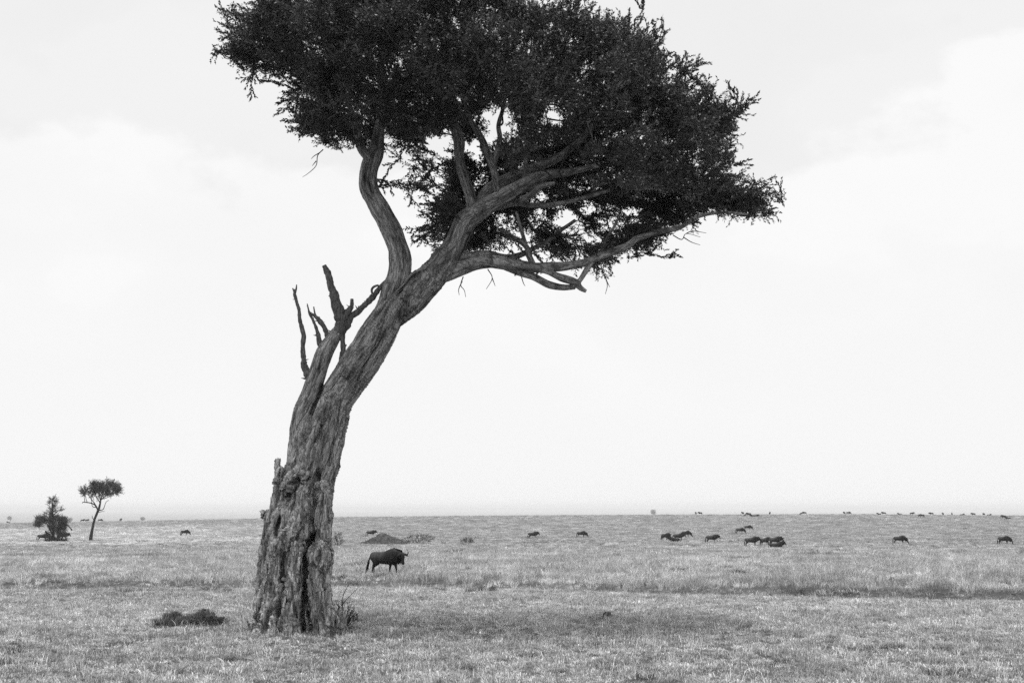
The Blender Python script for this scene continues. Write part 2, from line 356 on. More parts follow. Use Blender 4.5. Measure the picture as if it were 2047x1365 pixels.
def gn_instances(name, pts, scl, rot, idx, tone, coll, **props):
    me = bpy.data.meshes.new(name); me.vertices.add(len(pts)); me.vertices.foreach_set('co', np.asarray(pts, np.float32).ravel())
    def fa(n, t, f, arr):
        a = me.attributes.new(n, t, 'POINT'); a.data.foreach_set(f, arr)
    fa('scl', 'FLOAT_VECTOR', 'vector', np.asarray(scl, np.float32).ravel()); fa('rot', 'FLOAT_VECTOR', 'vector', np.asarray(rot, np.float32).ravel())
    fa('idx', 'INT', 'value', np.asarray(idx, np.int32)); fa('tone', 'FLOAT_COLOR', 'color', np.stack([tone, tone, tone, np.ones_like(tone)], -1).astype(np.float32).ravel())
    o = link(name, me, **props)
    ng = bpy.data.node_groups.new(name + '_nodes', 'GeometryNodeTree')
    ng.interface.new_socket('Geometry', in_out='INPUT', socket_type='NodeSocketGeometry'); ng.interface.new_socket('Geometry', in_out='OUTPUT', socket_type='NodeSocketGeometry')
    n = ng.nodes; l = ng.links; gi = n.new('NodeGroupInput'); go = n.new('NodeGroupOutput'); ip = n.new('GeometryNodeInstanceOnPoints')
    ci = n.new('GeometryNodeCollectionInfo'); ci.inputs['Collection'].default_value = coll; ci.inputs['Separate Children'].default_value = True; ci.inputs['Reset Children'].default_value = True
    def na(nm, dt):
        a = n.new('GeometryNodeInputNamedAttribute'); a.data_type = dt; a.inputs['Name'].default_value = nm; return a.outputs['Attribute']
    ip.inputs['Pick Instance'].default_value = True
    l.new(gi.outputs[0], ip.inputs['Points']); l.new(ci.outputs[0], ip.inputs['Instance']); l.new(na('idx', 'INT'), ip.inputs['Instance Index'])
    e2r = n.new('FunctionNodeEulerToRotation'); l.new(na('rot', 'FLOAT_VECTOR'), e2r.inputs[0]); l.new(e2r.outputs[0], ip.inputs['Rotation'])
    l.new(na('scl', 'FLOAT_VECTOR'), ip.inputs['Scale']); l.new(ip.outputs[0], go.inputs[0])
    md = o.modifiers.new('scatter', 'NODES'); md.node_group = ng
    return o
def scatter(name, r0, r1, dens, coll, nvar, sc, thin=None, hfun=None, tonek=1.0, half=0.62):
    n = int(dens * half * (r1 * r1 - r0 * r0)); y = np.sqrt(rng.uniform(r0 * r0, r1 * r1, n)); x = rng.uniform(-half, half, n) * y
    if thin is not None:
        k = rng.random(n) < thin(x, y); x, y = x[k], y[k]
    z = terrain(x, y); n = len(x); s = rng.uniform(sc[0], sc[1], n)
    h = s * rng.uniform(0.7, 1.3, n)
    if hfun is not None: h = h * hfun(x, y)
    rot = np.stack([rng.normal(0, .12, n), rng.normal(0, .12, n), rng.uniform(0, 6.28, n)], -1)
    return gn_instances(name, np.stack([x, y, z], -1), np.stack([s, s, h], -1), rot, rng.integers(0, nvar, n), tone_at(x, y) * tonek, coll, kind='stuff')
def patch(x, y, s, o=0): return fbm(np.stack([x / s, y / s, np.full_like(x, o)], -1), 3)

c_short = tuft_collection('short_tuft', [(30, .025, .085, .10, .009, 1.4, M_grass) for _ in range(6)] + [(9, .07, .2, .06, .008, .8, M_grass) for _ in range(2)])
c_tall = tuft_collection('tall_tuft', [(24, .18, .5, .16, .014, .55, M_grass) for _ in range(6)])
c_far = tuft_collection('clump', [(40, .12, .34, .55, .035, .6, M_grass) for _ in range(5)])
c_stalk = tuft_collection('dry_stalk', [(5, .12, .34, .12, .009, .75, M_stalk) for _ in range(6)])
isshort = lambda x, y: (1 - sstep(-0.5, 0.8, y - bankline(x)))
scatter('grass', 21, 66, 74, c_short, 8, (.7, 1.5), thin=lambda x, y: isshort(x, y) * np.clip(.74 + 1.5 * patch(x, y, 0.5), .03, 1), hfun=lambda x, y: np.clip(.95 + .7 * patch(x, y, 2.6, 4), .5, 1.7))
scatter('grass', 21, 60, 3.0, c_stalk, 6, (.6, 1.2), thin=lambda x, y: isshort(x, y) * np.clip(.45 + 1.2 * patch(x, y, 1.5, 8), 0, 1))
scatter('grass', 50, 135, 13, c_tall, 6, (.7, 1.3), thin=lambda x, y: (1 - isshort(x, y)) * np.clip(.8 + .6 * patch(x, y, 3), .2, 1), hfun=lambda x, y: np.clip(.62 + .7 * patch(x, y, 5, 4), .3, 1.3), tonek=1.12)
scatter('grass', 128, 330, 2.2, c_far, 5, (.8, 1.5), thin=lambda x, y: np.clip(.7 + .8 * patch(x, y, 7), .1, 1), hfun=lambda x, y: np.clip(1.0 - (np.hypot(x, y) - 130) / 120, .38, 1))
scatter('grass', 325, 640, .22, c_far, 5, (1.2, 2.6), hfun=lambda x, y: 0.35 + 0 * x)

# ------------------------------------------------------------------ the big tree
TD = 36.0
PM = TD / F            # metres per photo pixel at the tree
def P3(pts, dz=None):
    """list of (px, py, r_px[, depth offset m]) -> points, radii"""
    P = np.array([W(p[0], p[1], TD + (p[3] if len(p) > 3 else 0)) for p in pts]); r = np.array([p[2] for p in pts]) * PM
    Q = catmull(np.hstack([P, r[:, None]]), 6); return Q[:, :3], np.maximum(Q[:, 3], 0.004)
tree = empty('savanna_tree', tuple(W(590, 1262, TD) * np.array((1, 1, 0))), label='big leaning savanna tree with gnarled hollow trunk and broad dark crown', category='tree')
TB = np.array(tree.location)
OUT = [(1300, 494, 712), (1265, 503, 694), (1240, 508, 670), (1200, 512, 662), (1150, 517, 663), (1100, 521, 664), (1050, 529, 665), (1030, 531, 666), (1000, 546, 668), (960, 563, 673), (920, 574, 682), (880, 580, 690), (850, 592, 699), (820, 608, 707), (790, 630, 722), (760, 650, 745), (730, 668, 766), (700, 690, 784), (670, 709, 799), (640, 730, 813), (610, 752, 832), (590, 770, 846), (570, 790, 860), (556, 812, 862), (545, 826, 858)]
cy = np.array([o[0] for o in OUT], float); cx = np.array([(o[1] + o[2]) / 2 for o in OUT]); hw = np.array([(o[2] - o[1]) / 2 for o in OUT])
slope = np.gradient(cx, cy); perp = hw / np.sqrt(1 + slope ** 2)
trunk_px = [(a, b, c) for a, b, c in zip(cx, cy, perp)]
segs = []                                          # centre lines, for the bark frame
mb = MB()
tp, tr = P3([(a, b, c * 0.9) for a, b, c in trunk_px]); mb.tube(tp, tr, 28); segs.append((tp, tr))
# fluted strands that twist up the trunk
for k in range(21):
    th0 = k * 2 * math.pi / 21 + random.uniform(-.15, .15); pts = []; rr = []; r_k = random.uniform(.11, .24); n = len(tp)
    ph = random.uniform(0, 6); end = n - (4 if k % 3 else 30)
    for i in range(0, end, 3):
        s = i / n; th = th0 + 0.8 * s + 0.16 * math.sin(s * 11 + ph) + .03 * math.sin(s * 27 + 2 * ph); Rr = tr[i] / 0.9
        off = Rr * (0.98 - r_k) ; pts.append(tp[i] + np.array((math.cos(th) * off, math.sin(th) * off * .95, 0)))
        rr.append(Rr * r_k * (1 + .12 * math.sin(s * 14 + ph * 3)) * (1 - 0.35 * (i / end) ** 2))
    mb.tube(np.array(pts), np.array(rr), 12)
LIMBS = [
 [(600, 960, 26, -.1), (598, 905, 23, 0), (602, 860, 22, 0), (609, 825, 22, 0), (621, 786, 19, 0), (632, 753, 18, 0), (648, 709, 18, 0), (662, 684, 15, 0), (676, 662, 12, 0)],
 [(748, 668, 12), (768, 625, 20), (786, 585, 23), (797, 550, 23), (799, 515, 22), (790, 480, 21), (772, 440, 20), (752, 405, 19), (737, 375, 19), (736, 346, 18), (748, 311, 18), (755, 281, 13), (760, 243, 10), (766, 200, 9), (760, 140, 8), (770, 70, 6)],
 [(742, 320, 10, -.1), (722, 296, 9, -.2), (714, 264, 7, -.3), (706, 232, 6, -.3), (690, 190, 5, -.5)],
 [(775, 655, 14), (815, 610, 27), (852, 565, 31), (880, 532, 27), (903, 500, 23), (918, 468, 21), (934, 440, 22), (976, 411, 18), (1020, 385, 16), (1064, 361, 14), (1095, 350, 11), (1140, 343, 7), (1200, 330, 5)],
 [(944, 418, 13), (940, 395, 12), (929, 361, 11), (919, 317, 10), (917, 279, 12), (905, 240, 9), (900, 190, 8), (885, 110, 6), (895, 20, 5)],
 [(996, 385, 9), (988, 344, 8), (970, 294, 8), (955, 265, 7), (938, 235, 6), (920, 180, 5)],
 [(985, 335, 6), (992, 312, 6), (999, 279, 6), (996, 250, 5), (1010, 200, 4), (1020, 120, 4)],
 [(958, 412, 14, .3), (982, 376, 13, .45), (1035, 350, 12, .6), (1079, 333, 10, .7), (1122, 312, 8, .8), (1180, 260, 7, .9), (1230, 190, 5, 1.0)],
 [(985, 411, 11, .2), (1035, 405, 8, .3), (1064, 411, 6, .5), (1130, 405, 5, .9), (1220, 380, 4, 1.2)],
 [(1040, 400, 7, -.1), (1058, 392, 7, -.15), (1081, 373, 6, -.2), (1110, 365, 4, -.2)],
 [(1050, 365, 8), (1052, 330, 5), (1050, 295, 4), (1062, 250, 3)],
 [(800, 625, 12), (838, 580, 22), (873, 551, 21), (903, 543, 17), (947, 527, 14), (982, 523, 14), (1023, 529, 13), (1064, 534, 11), (1108, 534, 10), (1152, 529, 9), (1196, 514, 8), (1225, 502, 8), (1257, 490, 7), (1275, 476, 6), (1313, 464, 5), (1357, 455, 5), (1398, 432, 4), (1450, 425, 3), (1495, 430, 2)],
 [(1010, 533, 8, .1), (1040, 545, 7, .2), (1064, 552, 8, .2), (1093, 567, 8, .2), (1123, 573, 7, .2), (1150, 573, 6, .1)],
 [(1070, 536, 6), (1095, 544, 6, -.1), (1123, 555, 8, -.1), (1148, 564, 8), (1160, 575, 6), (1172, 582, 4)],
 [(1190, 512, 6), (1172, 540, 6), (1158, 562, 5), (1146, 574, 4)],
 [(1066, 530, 7, .1), (1058, 512, 6, .2), (1052, 493, 6, .3), (1029, 476, 5, .4), (1000, 460, 3, .5)],
 [(1054, 497, 4, .3), (1044, 465, 4, .4), (1032, 423, 3, .4)],
 [(1196, 514, 5, .1), (1205, 495, 4, .2), (1213, 477, 3, .3), (1240, 430, 3, .6)],
 [(905, 515, 13, .3), (940, 512, 9, .5), (975, 508, 8, .6), (1020, 515, 7, .8), (1080, 490, 5, 1.2), (1150, 440, 4, 1.6)],
]
LP = []
for lb in LIMBS:
    p, r = P3(lb); k = 0
    r = r * (1 + 0.07 * noise3(p * 2.5)); p = p + 0.02 * np.stack([noise3(p * 1.9 + 3), noise3(p * 1.9 + 7), noise3(p * 1.9 + 11)], -1)
    mb.tube(p, r, 14 if r[0] > .12 else 9); segs.append((p, r)); LP.append((p, r))
def lump(px, py, r, dd, e=(1, 1, 1)):
    c = W(px, py, TD + dd); mb.ellipsoid(c, np.array(e) * r * PM)
lump(640, 1112, 25, -1.0, (.95, .8, 1.1)); lump(652, 1030, 12, -.74)
for a in [(556, 1098, 22, -.72), (574, 1085, 18, -.85), (525, 1115, 12, -.1), (528, 1230, 14, -.6), (563, 1225, 13, -1), (672, 1240, 22, -.3), (520, 1255, 26, -.3), (560, 1262, 26, -.9), (640, 1262, 30, -.8)]: lump(a[0], a[1], a[2] * .8, a[3])
# strands, roots and split shards on the weathered left side
for s in [
 [(612, 965, 10, -.8), (604, 990, 12, -.85), (606, 1015, 11, -.9), (590, 1045, 12, -.95), (575, 1070, 13, -.95), (568, 1095, 12, -.9)],
 [(640, 965, 12, -.8), (650, 1000, 13, -.8), (644, 1040, 12, -.82), (648, 1080, 13, -.8)],
 [(572, 975, 7, -.6), (584, 950, 8, -.7), (602, 944, 8, -.75), (614, 955, 8, -.8)],
 [(596, 1085, 12, -1.0), (590, 1130, 13, -1.0), (586, 1180, 14, -1.02), (584, 1230, 15, -1.05), (580, 1285, 18, -1.1)],
 [(628, 1130, 12, -.95), (630, 1180, 13, -.95), (636, 1230, 14, -.95), (640, 1285, 18, -1)],
 [(574, 1160, 8, -.95), (562, 1190, 10, -.95), (556, 1230, 11, -1), (540, 1290, 16, -1.05)],
 [(560, 1100, 10, -.75), (548, 1150, 12, -.78), (540, 1200, 13, -.8), (530, 1250, 15, -.85), (510, 1300, 18, -.9)],
 [(556, 918, 5, -.25), (558, 945, 9, -.25), (560, 985, 12, -.3), (555, 1030, 13, -.35), (548, 1080, 14, -.4)],
 [(541, 990, 3, -.15), (543, 1010, 8, -.15), (536, 1040, 9, -.15), (532, 1080, 9, -.15), (529, 1130, 11, -.2), (522, 1190, 12, -.25), (516, 1260, 16, -.3)],
 [(567, 935, 3, -.45), (566, 960, 7, -.45), (566, 1000, 10, -.5)],
 [(523, 1032, 4, -.05), (527, 1027, 6, -.05), (536, 1020, 8, -.1), (545, 1012, 6, -.15)],
 [(646, 1150, 10, -.85), (650, 1200, 11, -.85), (656, 1250, 13, -.9)],
 [(690, 755, 16, -.45), (730, 700, 14, -.48), (768, 640, 13, -.48), (800, 595, 14, -.45), (840, 562, 10, -.35)],
 [(650, 800, 12, -.5), (630, 860, 12, -.6), (612, 910, 14, -.65), (600, 945, 10, -.7)],
]:
    p, r = P3(s); mb.tube(p, r * .92 * (1 + .06 * noise3(p * 2)), 10)
tm = mb.fused('trunk', 0.02, [M_bark])
nv = len(tm.vertices); co = np.empty(nv * 3, np.float32); tm.vertices.foreach_get('co', co); co = co.reshape(-1, 3).astype(float)
no = np.empty(nv * 3, np.float32); tm.vertices.foreach_get('normal', no); no = no.reshape(-1, 3).astype(float)
best = np.full(nv, 1e9); bs = np.zeros(nv); bc = np.zeros((nv, 3)); br = np.zeros(nv); so_ = 0
for p, r in segs:
    s = so_
    for i in range(len(p) - 1):
        a, b = p[i], p[i + 1]; d = b - a; ln = np.linalg.norm(d) + 1e-9
        t = np.clip(((co - a) @ d) / ln ** 2, 0, 1); c = a + t[:, None] * d; rad = r[i] + (r[i + 1] - r[i]) * t
        dist = np.linalg.norm(co - c, axis=1) / np.maximum(rad, .02)
        k = dist < best; best[k] = dist[k]; bs[k] = s + t[k] * ln; bc[k] = c[k]; br[k] = rad[k]; s += ln
    so_ += 31.7
off = co - bc; low = sstep(7.5, 2.5, co[:, 2]) if False else 1 - sstep(3.0, 7.0, co[:, 2])
tw = 0.22 * fbm(np.stack([bs * .7, off[:, 0], off[:, 1]], -1), 2)
ca, sa = np.cos(tw), np.sin(tw); ox = off[:, 0] * ca - off[:, 1] * sa; oy = off[:, 0] * sa + off[:, 1] * ca
bark = np.stack([ox, oy, bs * 0.15 + off[:, 2] * .05], -1)
rid = 1 - np.abs(fbm(bark * np.array((4.6, 4.6, 2.6)), 3, .55)) * 2.0
fine = 1 - np.abs(fbm(bark * np.array((11, 11, 6.0)) + 5, 3, .6)) * 1.8
big = noise3(co * 1.6)
blob = np.maximum(fbm(co * 5.0 + 9, 3), 0)
amp = np.clip(br / 0.55, .12, 1)
disp = amp * ((.065 * low + .055) * (rid - .55) + (.026 * low + .026) * (fine - .5) + .012 * low * big)
CARVE = [([(625, 1072), (617, 1090), (611, 1115), (607, 1150), (604, 1190), (600, 1230), (599, 1268)], 8, .75), ([(612, 1085), (618, 1100)], 7, .6),
 ([(569, 1165), (561, 1198), (556, 1231)], 3.5, .22), ([(522, 1218), (515, 1240)], 4, .2), ([(636, 950), (638, 960)], 4.5, .25), ([(645, 770), (634, 798), (624, 828)], 4, .3),
 ([(641, 850), (630, 882)], 3.5, .2), ([(628, 1040), (624, 1075)], 3.5, .25), ([(574, 985), (580, 966), (596, 957), (604, 968)], 3.5, .2), ([(557, 1035), (556, 1070)], 3.5, .18),
 ([(800, 598), (822, 615), (836, 626)], 2.5, .06), ([(770, 660), (735, 715), (712, 760), (700, 800)], 3, .1), ([(680, 800), (668, 870), (655, 930)], 2.5, .1), ([(805, 640), (780, 680), (745, 730)], 2.5, .1), ([(618, 1225), (620, 1260)], 5, .3), ([(838, 545), (815, 560), (795, 590)], 3, .15), ([(640, 1135), (615, 1125)], 3, .1), ([(540, 1130), (530, 1190), (524, 1225)], 3, .14), ([(580, 1000), (590, 985), (585, 1020)], 3, .12), ([(893, 560), (905, 550), (880, 565)], 3, .06)]
ppx, ppy = project(co); front = sstep(0.0, 0.35, -no[:, 1])
carve = np.zeros(nv); wob = noise3(co * 3) * 3
for pts, w, dep in CARVE:
    dd = np.full(nv, 1e9)
    for (x0, y0), (x1, y1) in zip(pts[:-1], pts[1:]):
        dx, dy = x1 - x0, y1 - y0; t = np.clip(((ppx - x0) * dx + (ppy - y0) * dy) / (dx * dx + dy * dy), 0, 1)
        dd = np.minimum(dd, np.hypot(ppx + wob - x0 - t * dx, ppy - y0 - t * dy))
    carve = np.maximum(carve, dep * np.exp(-(dd / w) ** 4))
co2 = co + no * disp[:, None]; co2[:, 1] += carve * front; co2 -= TB
tm.vertices.foreach_set('co', co2.astype(np.float32).ravel())
ba = tm.attributes.new('bark', 'FLOAT_VECTOR', 'POINT'); ba.data.foreach_set('vector', bark.astype(np.float32).ravel()); tm.update()
link('trunk', tm, tree)
# bare dead limbs on the broken left stem
DEAD = [
 [(624, 762, 8), (619, 753, 7), (610, 735, 6), (607, 722, 4.5), (605, 693, 4), (607, 671, 4), (600, 643, 3.5), (598, 623, 3), (593, 603, 2.8), (589, 588, 2.5), (588, 578, 1.2)],
 [(640, 690, 5), (635, 665, 3.5), (628, 645, 2.5), (619, 627, 2), (614, 607, .8)],
 [(657, 686, 6), (654, 670, 5), (648, 654, 4), (639, 641, 4), (630, 633, 3), (620, 625, 2)],
 [(664, 680, 10), (676, 664, 9.5), (680, 645, 9), (678, 630, 9), (668, 592, 8), (660, 565, 6.5), (654, 545, 5.5), (648, 531, 4)],
 [(681, 742, 8), (684, 720, 6), (686, 698, 4.5), (685, 670, 4.5), (687, 645, 5), (690, 630, 6), (698, 620, 5), (703, 610, 3.5), (704, 597, 2.8)],
 [(676, 668, 8, .1), (692, 650, 7, .1), (703, 632, 6, .1), (718, 620, 5, .1), (735, 604, 5, .1), (749, 590, 5, .1), (760, 575, 4, .1), (778, 556, 3.5, .1)],
]
FORK = {0: [[(589, 588, 2), (592, 578, 1.5), (593, 569, .8)], [(589, 586, 1.8), (585, 576, 1)], [(606, 700, 2), (601, 694, .8)], [(610, 730, 3), (613, 722, 1)]], 2: [[(637, 640, 2), (630, 628, 1.5), (627, 613, 1)], [(645, 650, 2), (636, 643, 1), (630, 641, .6)]], 3: [[(664, 575, 2.5), (661, 545, 1), (660, 541, .6)], [(660, 562, 2), (656, 552, 1)]],
 4: [[(688, 630, 3), (686, 615, 1.6), (684, 610, 1)], [(686, 695, 3), (693, 689, .9)]], 5: [[(746, 592, 2), (743, 580, 2), (748, 573, 2), (757, 570, 1.6)], [(722, 618, 2.5), (716, 612, 1)]]}
for i, d in enumerate(DEAD):
    b = MB(); p, r = P3(d); p = p + .25 * r[:, None] * np.stack([noise3(p * 5 + q) for q in (1, 4, 8)], -1); b.tube(p - TB, r * 1.2 * (1 + .35 * noise3(p * 13)), 10)
    for _ in range(7):
        k = rng.integers(2, len(p) - 1); dr = rng.normal(0, 1, 3); dr[1] *= .4; dr = dr / np.linalg.norm(dr); L_ = r[k] * 1.25 * rng.uniform(1.3, 2.6)
        b.tube(np.array([p[k] - TB, p[k] - TB + dr * L_ * .6, p[k] - TB + dr * L_ + np.array((0, 0, L_ * .2))]), [r[k] * .55, r[k] * .3, .003], 5)
    for f in FORK.get(i, []): p, r = P3(f); b.tube(p - TB, r * 1.3, 6)
    link('dead_branch', b.mesh('dead_branch', [M_dead]), tree)

for tw_ in [[(646, 299), (635, 311), (632, 331), (617, 346), (605, 354)], [(632, 322), (624, 332)], [(640, 305), (628, 312), (622, 318)], [(1345, 470), (1363, 479), (1372, 467), (1400, 474)], [(1366, 474), (1382, 484), (1400, 490)], [(1372, 467), (1385, 462), (1412, 466)], [(926, 553), (921, 570), (928, 580), (931, 594)], [(924, 562), (917, 578), (918, 590)], [(975, 538), (984, 556), (972, 578)], [(984, 556), (990, 572)], [(1205, 540), (1214, 568), (1210, 588)], [(1212, 560), (1219, 574)], [(1290, 505), (1300, 512), (1312, 508)], [(1040, 545), (1046, 565), (1050, 572)]]:
    q = catmull(np.array([W(a, b_, TD + .1) for a, b_ in tw_]), 4); b = MB(); b.tube(q - TB, np.linspace(.016, .006, len(q)), 5); link('bare_twig', b.mesh('bare_twig', [M_dead]), tree)
# crown -------------------------------------------------------------------------------
POLY = np.array([(442, 94), (468, 66), (474, 38), (498, 15), (520, -40), (640, -85), (800, -100), (960, -80), (1040, -8), (1085, 8), (1230, 28), (1308, 76), (1325, 120), (1338, 160), (1368, 185), (1388, 140), (1402, 185), (1462, 208), (1472, 262), (1455, 310), (1472, 350), (1505, 385), (1530, 356), (1536, 425), (1512, 450), (1482, 442), (1440, 432), (1385, 448), (1335, 468), (1305, 503), (1250, 512), (1215, 545), (1165, 560), (1130, 530), (1060, 520), (1000, 515), (940, 510), (905, 500), (845, 482), (868, 445), (862, 410), (885, 380), (868, 352), (842, 376), (818, 385), (815, 340), (800, 300), (782, 292), (768, 300), (756, 320), (715, 300), (640, 296), (592, 266), (605, 240), (568, 214), (596, 188), (540, 160), (502, 152), (452, 128)], float)
HOLES = [(985, 262, 19, 26), (955, 300, 8, 16), (870, 296, 26, 15), (1098, 236, 14, 14), (905, 290, 8, 22), (1018, 268, 9, 16), (1070, 432, 8, 10), (800, 308, 14, 10), (1060, 500, 12, 12), (775, 290, 6, 12), (845, 300, 10, 10), (1040, 468, 9, 9), (1125, 430, 8, 8), (1170, 415, 9, 8), (1260, 430, 10, 7), (1140, 470, 8, 8), (1200, 445, 8, 7), (1310, 440, 10, 6), (985, 490, 14, 8), (1000, 440, 9, 8), (1180, 480, 9, 6), (880, 330, 6, 14), (1345, 165, 12, 22), (1090, 505, 10, 8)]
def inside(x, y):
    r = np.zeros(len(x), bool); n = len(POLY)
    for i in range(n):
        x0, y0 = POLY[i]; x1, y1 = POLY[(i + 1) % n]
        c = ((y0 > y) != (y1 > y)) & (x < (x1 - x0) * (y - y0) / (y1 - y0 + 1e-12) + x0); r ^= c
    return r
def edged(x, y):
    d = np.full(len(x), 1e9); n = len(POLY)
    for i in range(n):
        x0, y0 = POLY[i]; x1, y1 = POLY[(i + 1) % n]; dx, dy = x1 - x0, y1 - y0
        t = np.clip(((x - x0) * dx + (y - y0) * dy) / (dx * dx + dy * dy), 0, 1); d = np.minimum(d, np.hypot(x - x0 - t * dx, y - y0 - t * dy))
    return d
def limbd(x, y):
    d = np.full(len(x), 1e9)
    for k in (1, 3, 4, 5, 7, 8, 11, 12, 13):
        lb = LIMBS[k]
        for q0, q1 in zip(lb[:-1], lb[1:]):
            if min(q0[1], q1[1]) < 255: continue
            dx, dy = q1[0] - q0[0], q1[1] - q0[1]; t = np.clip(((x - q0[0]) * dx + (y - q0[1]) * dy) / (dx * dx + dy * dy), 0, 1)
            d = np.minimum(d, np.hypot(x - q0[0] - t * dx, y - q0[1] - t * dy) - (q0[2] + q1[2]) / 2)
    return d
def crown_samples(n):
    xs = rng.uniform(420, 1565, n * 3); ys = rng.uniform(-100, 565, n * 3); k = inside(xs, ys); xs, ys = xs[k], ys[k]
    for hx, hy, ha, hb in HOLES:
        k = ((xs - hx) / (ha + 11)) ** 2 + ((ys - hy) / (hb + 11)) ** 2 > 1; xs, ys = xs[k], ys[k]
    e = edged(xs, ys); k = e > rng.uniform(8, 34, len(e)); xs, ys, e = xs[k], ys[k], e[k]; cover = np.minimum(e, 150); th = np.sqrt(np.maximum(300 ** 2 - (300 - cover) ** 2, 0)) * PM * 1.35
    lowr = sstep(330, 420, ys) * sstep(820, 860, xs)
    w = rng.uniform(-1, 1, len(xs)); w = np.where(lowr > .5, rng.uniform(0.15, 1, len(xs)), w)
    d = w * np.maximum(th, .5) + .4
    ld = limbd(xs, ys); near = ld < 16; d = np.where(near & (d < .7), rng.uniform(.7, 3.0, len(xs)), d)
    # clumping: sprays gather in billows with gaps between
    P = np.array([W(a, b, TD + c) for a, b, c in zip(xs, ys, d)])
    cl = fbm(P * np.array((.9, .7, 1.1)), 3)
    keep = (rng.random(len(xs)) < np.clip(.54 + 2.7 * cl, .0, 1)) & (rng.random(len(xs)) < 1 - .1 * lowr)
    return P[keep], xs[keep], ys[keep], e[keep], ld[keep]
# branch network: cluster centres tied to the nearest limb or branch, nearest first
nodes = [p[::3] for p, r in LP]; nodes = np.vstack([q[q[:, 2] > 12.0] if k not in (5,) else q for k, q in enumerate(nodes) if len(q)])
PP, xs, ys, e_, ld_ = crown_samples(1500)
cl = [];
for i in range(len(PP)):
    if e_[i] < 12: continue
    if all(np.linalg.norm(PP[i] - c) > .72 for c in cl): cl.append(PP[i])
cl = np.array(cl); dist = np.array([np.min(np.linalg.norm(nodes - c, axis=1)) for c in cl]); order = np.argsort(dist)
allnodes = nodes.copy(); owner = np.full(len(nodes), -1); subs = []
for i in order:
    c = cl[i]; d = np.linalg.norm(allnodes - c, axis=1) + np.maximum(0, allnodes[:, 2] - c[2]) * .6; j = np.argmin(d); a = allnodes[j]
    ln = np.linalg.norm(c - a); m1 = a + (c - a) * .4 + rng.normal(0, .1 * ln, 3) + np.array((0, 0, -.04 * ln)); m2 = a + (c - a) * .75 + rng.normal(0, .07 * ln, 3)
    q = catmull(np.array([a, m1, m2, c]), 3); r = np.linspace(.018 + .012 * ln, .008, len(q))
    if owner[j] < 0: subs.append(MB()); w_ = len(subs) - 1
    else: w_ = owner[j]
    subs[w_].tube(q - TB, r, 5); allnodes = np.vstack([allnodes, q[3:]]); owner = np.concatenate([owner, np.full(len(q) - 3, w_)])
for b in subs: link('branch', b.mesh('branch', [M_branch]), tree)
print('subtrees', len(subs))
print('clusters', len(cl))
# sprays: a curved twig with side shoots and small leaves packed along it
def make_spray(L0, nside, tight=0):
    v = []; q = []; tv = []; tq = []
    def shoot(o, d, ln, w):
        n = max(3, int(ln / .09)); pts = [o]; dd = d.copy()
        for k in range(n):
            dd = dd + rng.normal(0, .16, 3) + np.array((0, 0, .05)); dd /= np.linalg.norm(dd); pts.append(pts[-1] + dd * ln / n)
        pts = np.array(pts)
        for k in range(n):
            a, b = pts[k], pts[k + 1]; r = w * (1 - k / (n + 1)); s1 = np.cross(b - a, (0, 0, 1.)); s1 /= np.linalg.norm(s1) + 1e-9; s2 = np.cross(b - a, s1); s2 /= np.linalg.norm(s2) + 1e-9
            c = len(tv)
            for base in (a, b):
                for an in (0, 2.09, 4.19): tv.append(base + r * (math.cos(an) * s1 + math.sin(an) * s2))
            for z in range(3): tq.append((c + z, c + (z + 1) % 3, c + 3 + (z + 1) % 3, c + 3 + z))
        m = int(ln / (.011 if tight else .017))
        for k in range(m):
            t = (k + rng.random()) / m
            f = t * n; i0 = min(int(f), n - 1); p = pts[i0] + (pts[i0 + 1] - pts[i0]) * (f - i0)
            ax = (pts[i0 + 1] - pts[i0]); ax /= np.linalg.norm(ax) + 1e-9
            ld = rng.normal(0, 1, 3); ld -= ax * ld.dot(ax); ld /= np.linalg.norm(ld); ld = ld * (.6 if tight else .8) + ax * (.9 if tight else .55) + np.array((0, 0, .1)); ld /= np.linalg.norm(ld)
            sd_ = np.cross(ld, rng.normal(0, 1, 3)); sd_ /= np.linalg.norm(sd_); l_ = rng.uniform(.05, .085) if tight else rng.uniform(.055, .1); w_ = l_ * rng.uniform(.17, .25)
            c = len(v); v.extend([p, p + ld * l_ * .5 + sd_ * w_, p + ld * l_, p + ld * l_ * .5 - sd_ * w_]); q.append((c, c + 1, c + 2, c + 3))
        return pts
    main = shoot(np.zeros(3), np.array((0, 0, 1.)), L0, .006)
    for k in range(nside):
        i = rng.integers(1, len(main) - 1); a = rng.uniform(0, 6.283); d = np.array((math.cos(a) * .8, math.sin(a) * .8, .75)); shoot(main[i], d / np.linalg.norm(d), L0 * rng.uniform(.25, .5), .004)
    return np.array(v), np.array(q), np.array(tv), np.array(tq)
SPR = [make_spray(rng.uniform(.45, .85), rng.integers(3, 6)) for _ in range(14)]
def frames(D):
    D = D / np.linalg.norm(D, axis=1)[:, None]; rf = rng.normal(size=D.shape); U = np.cross(D, rf); U /= np.linalg.norm(U, axis=1)[:, None]; Wv = np.cross(D, U)
    return np.stack([U, Wv, D], -1)
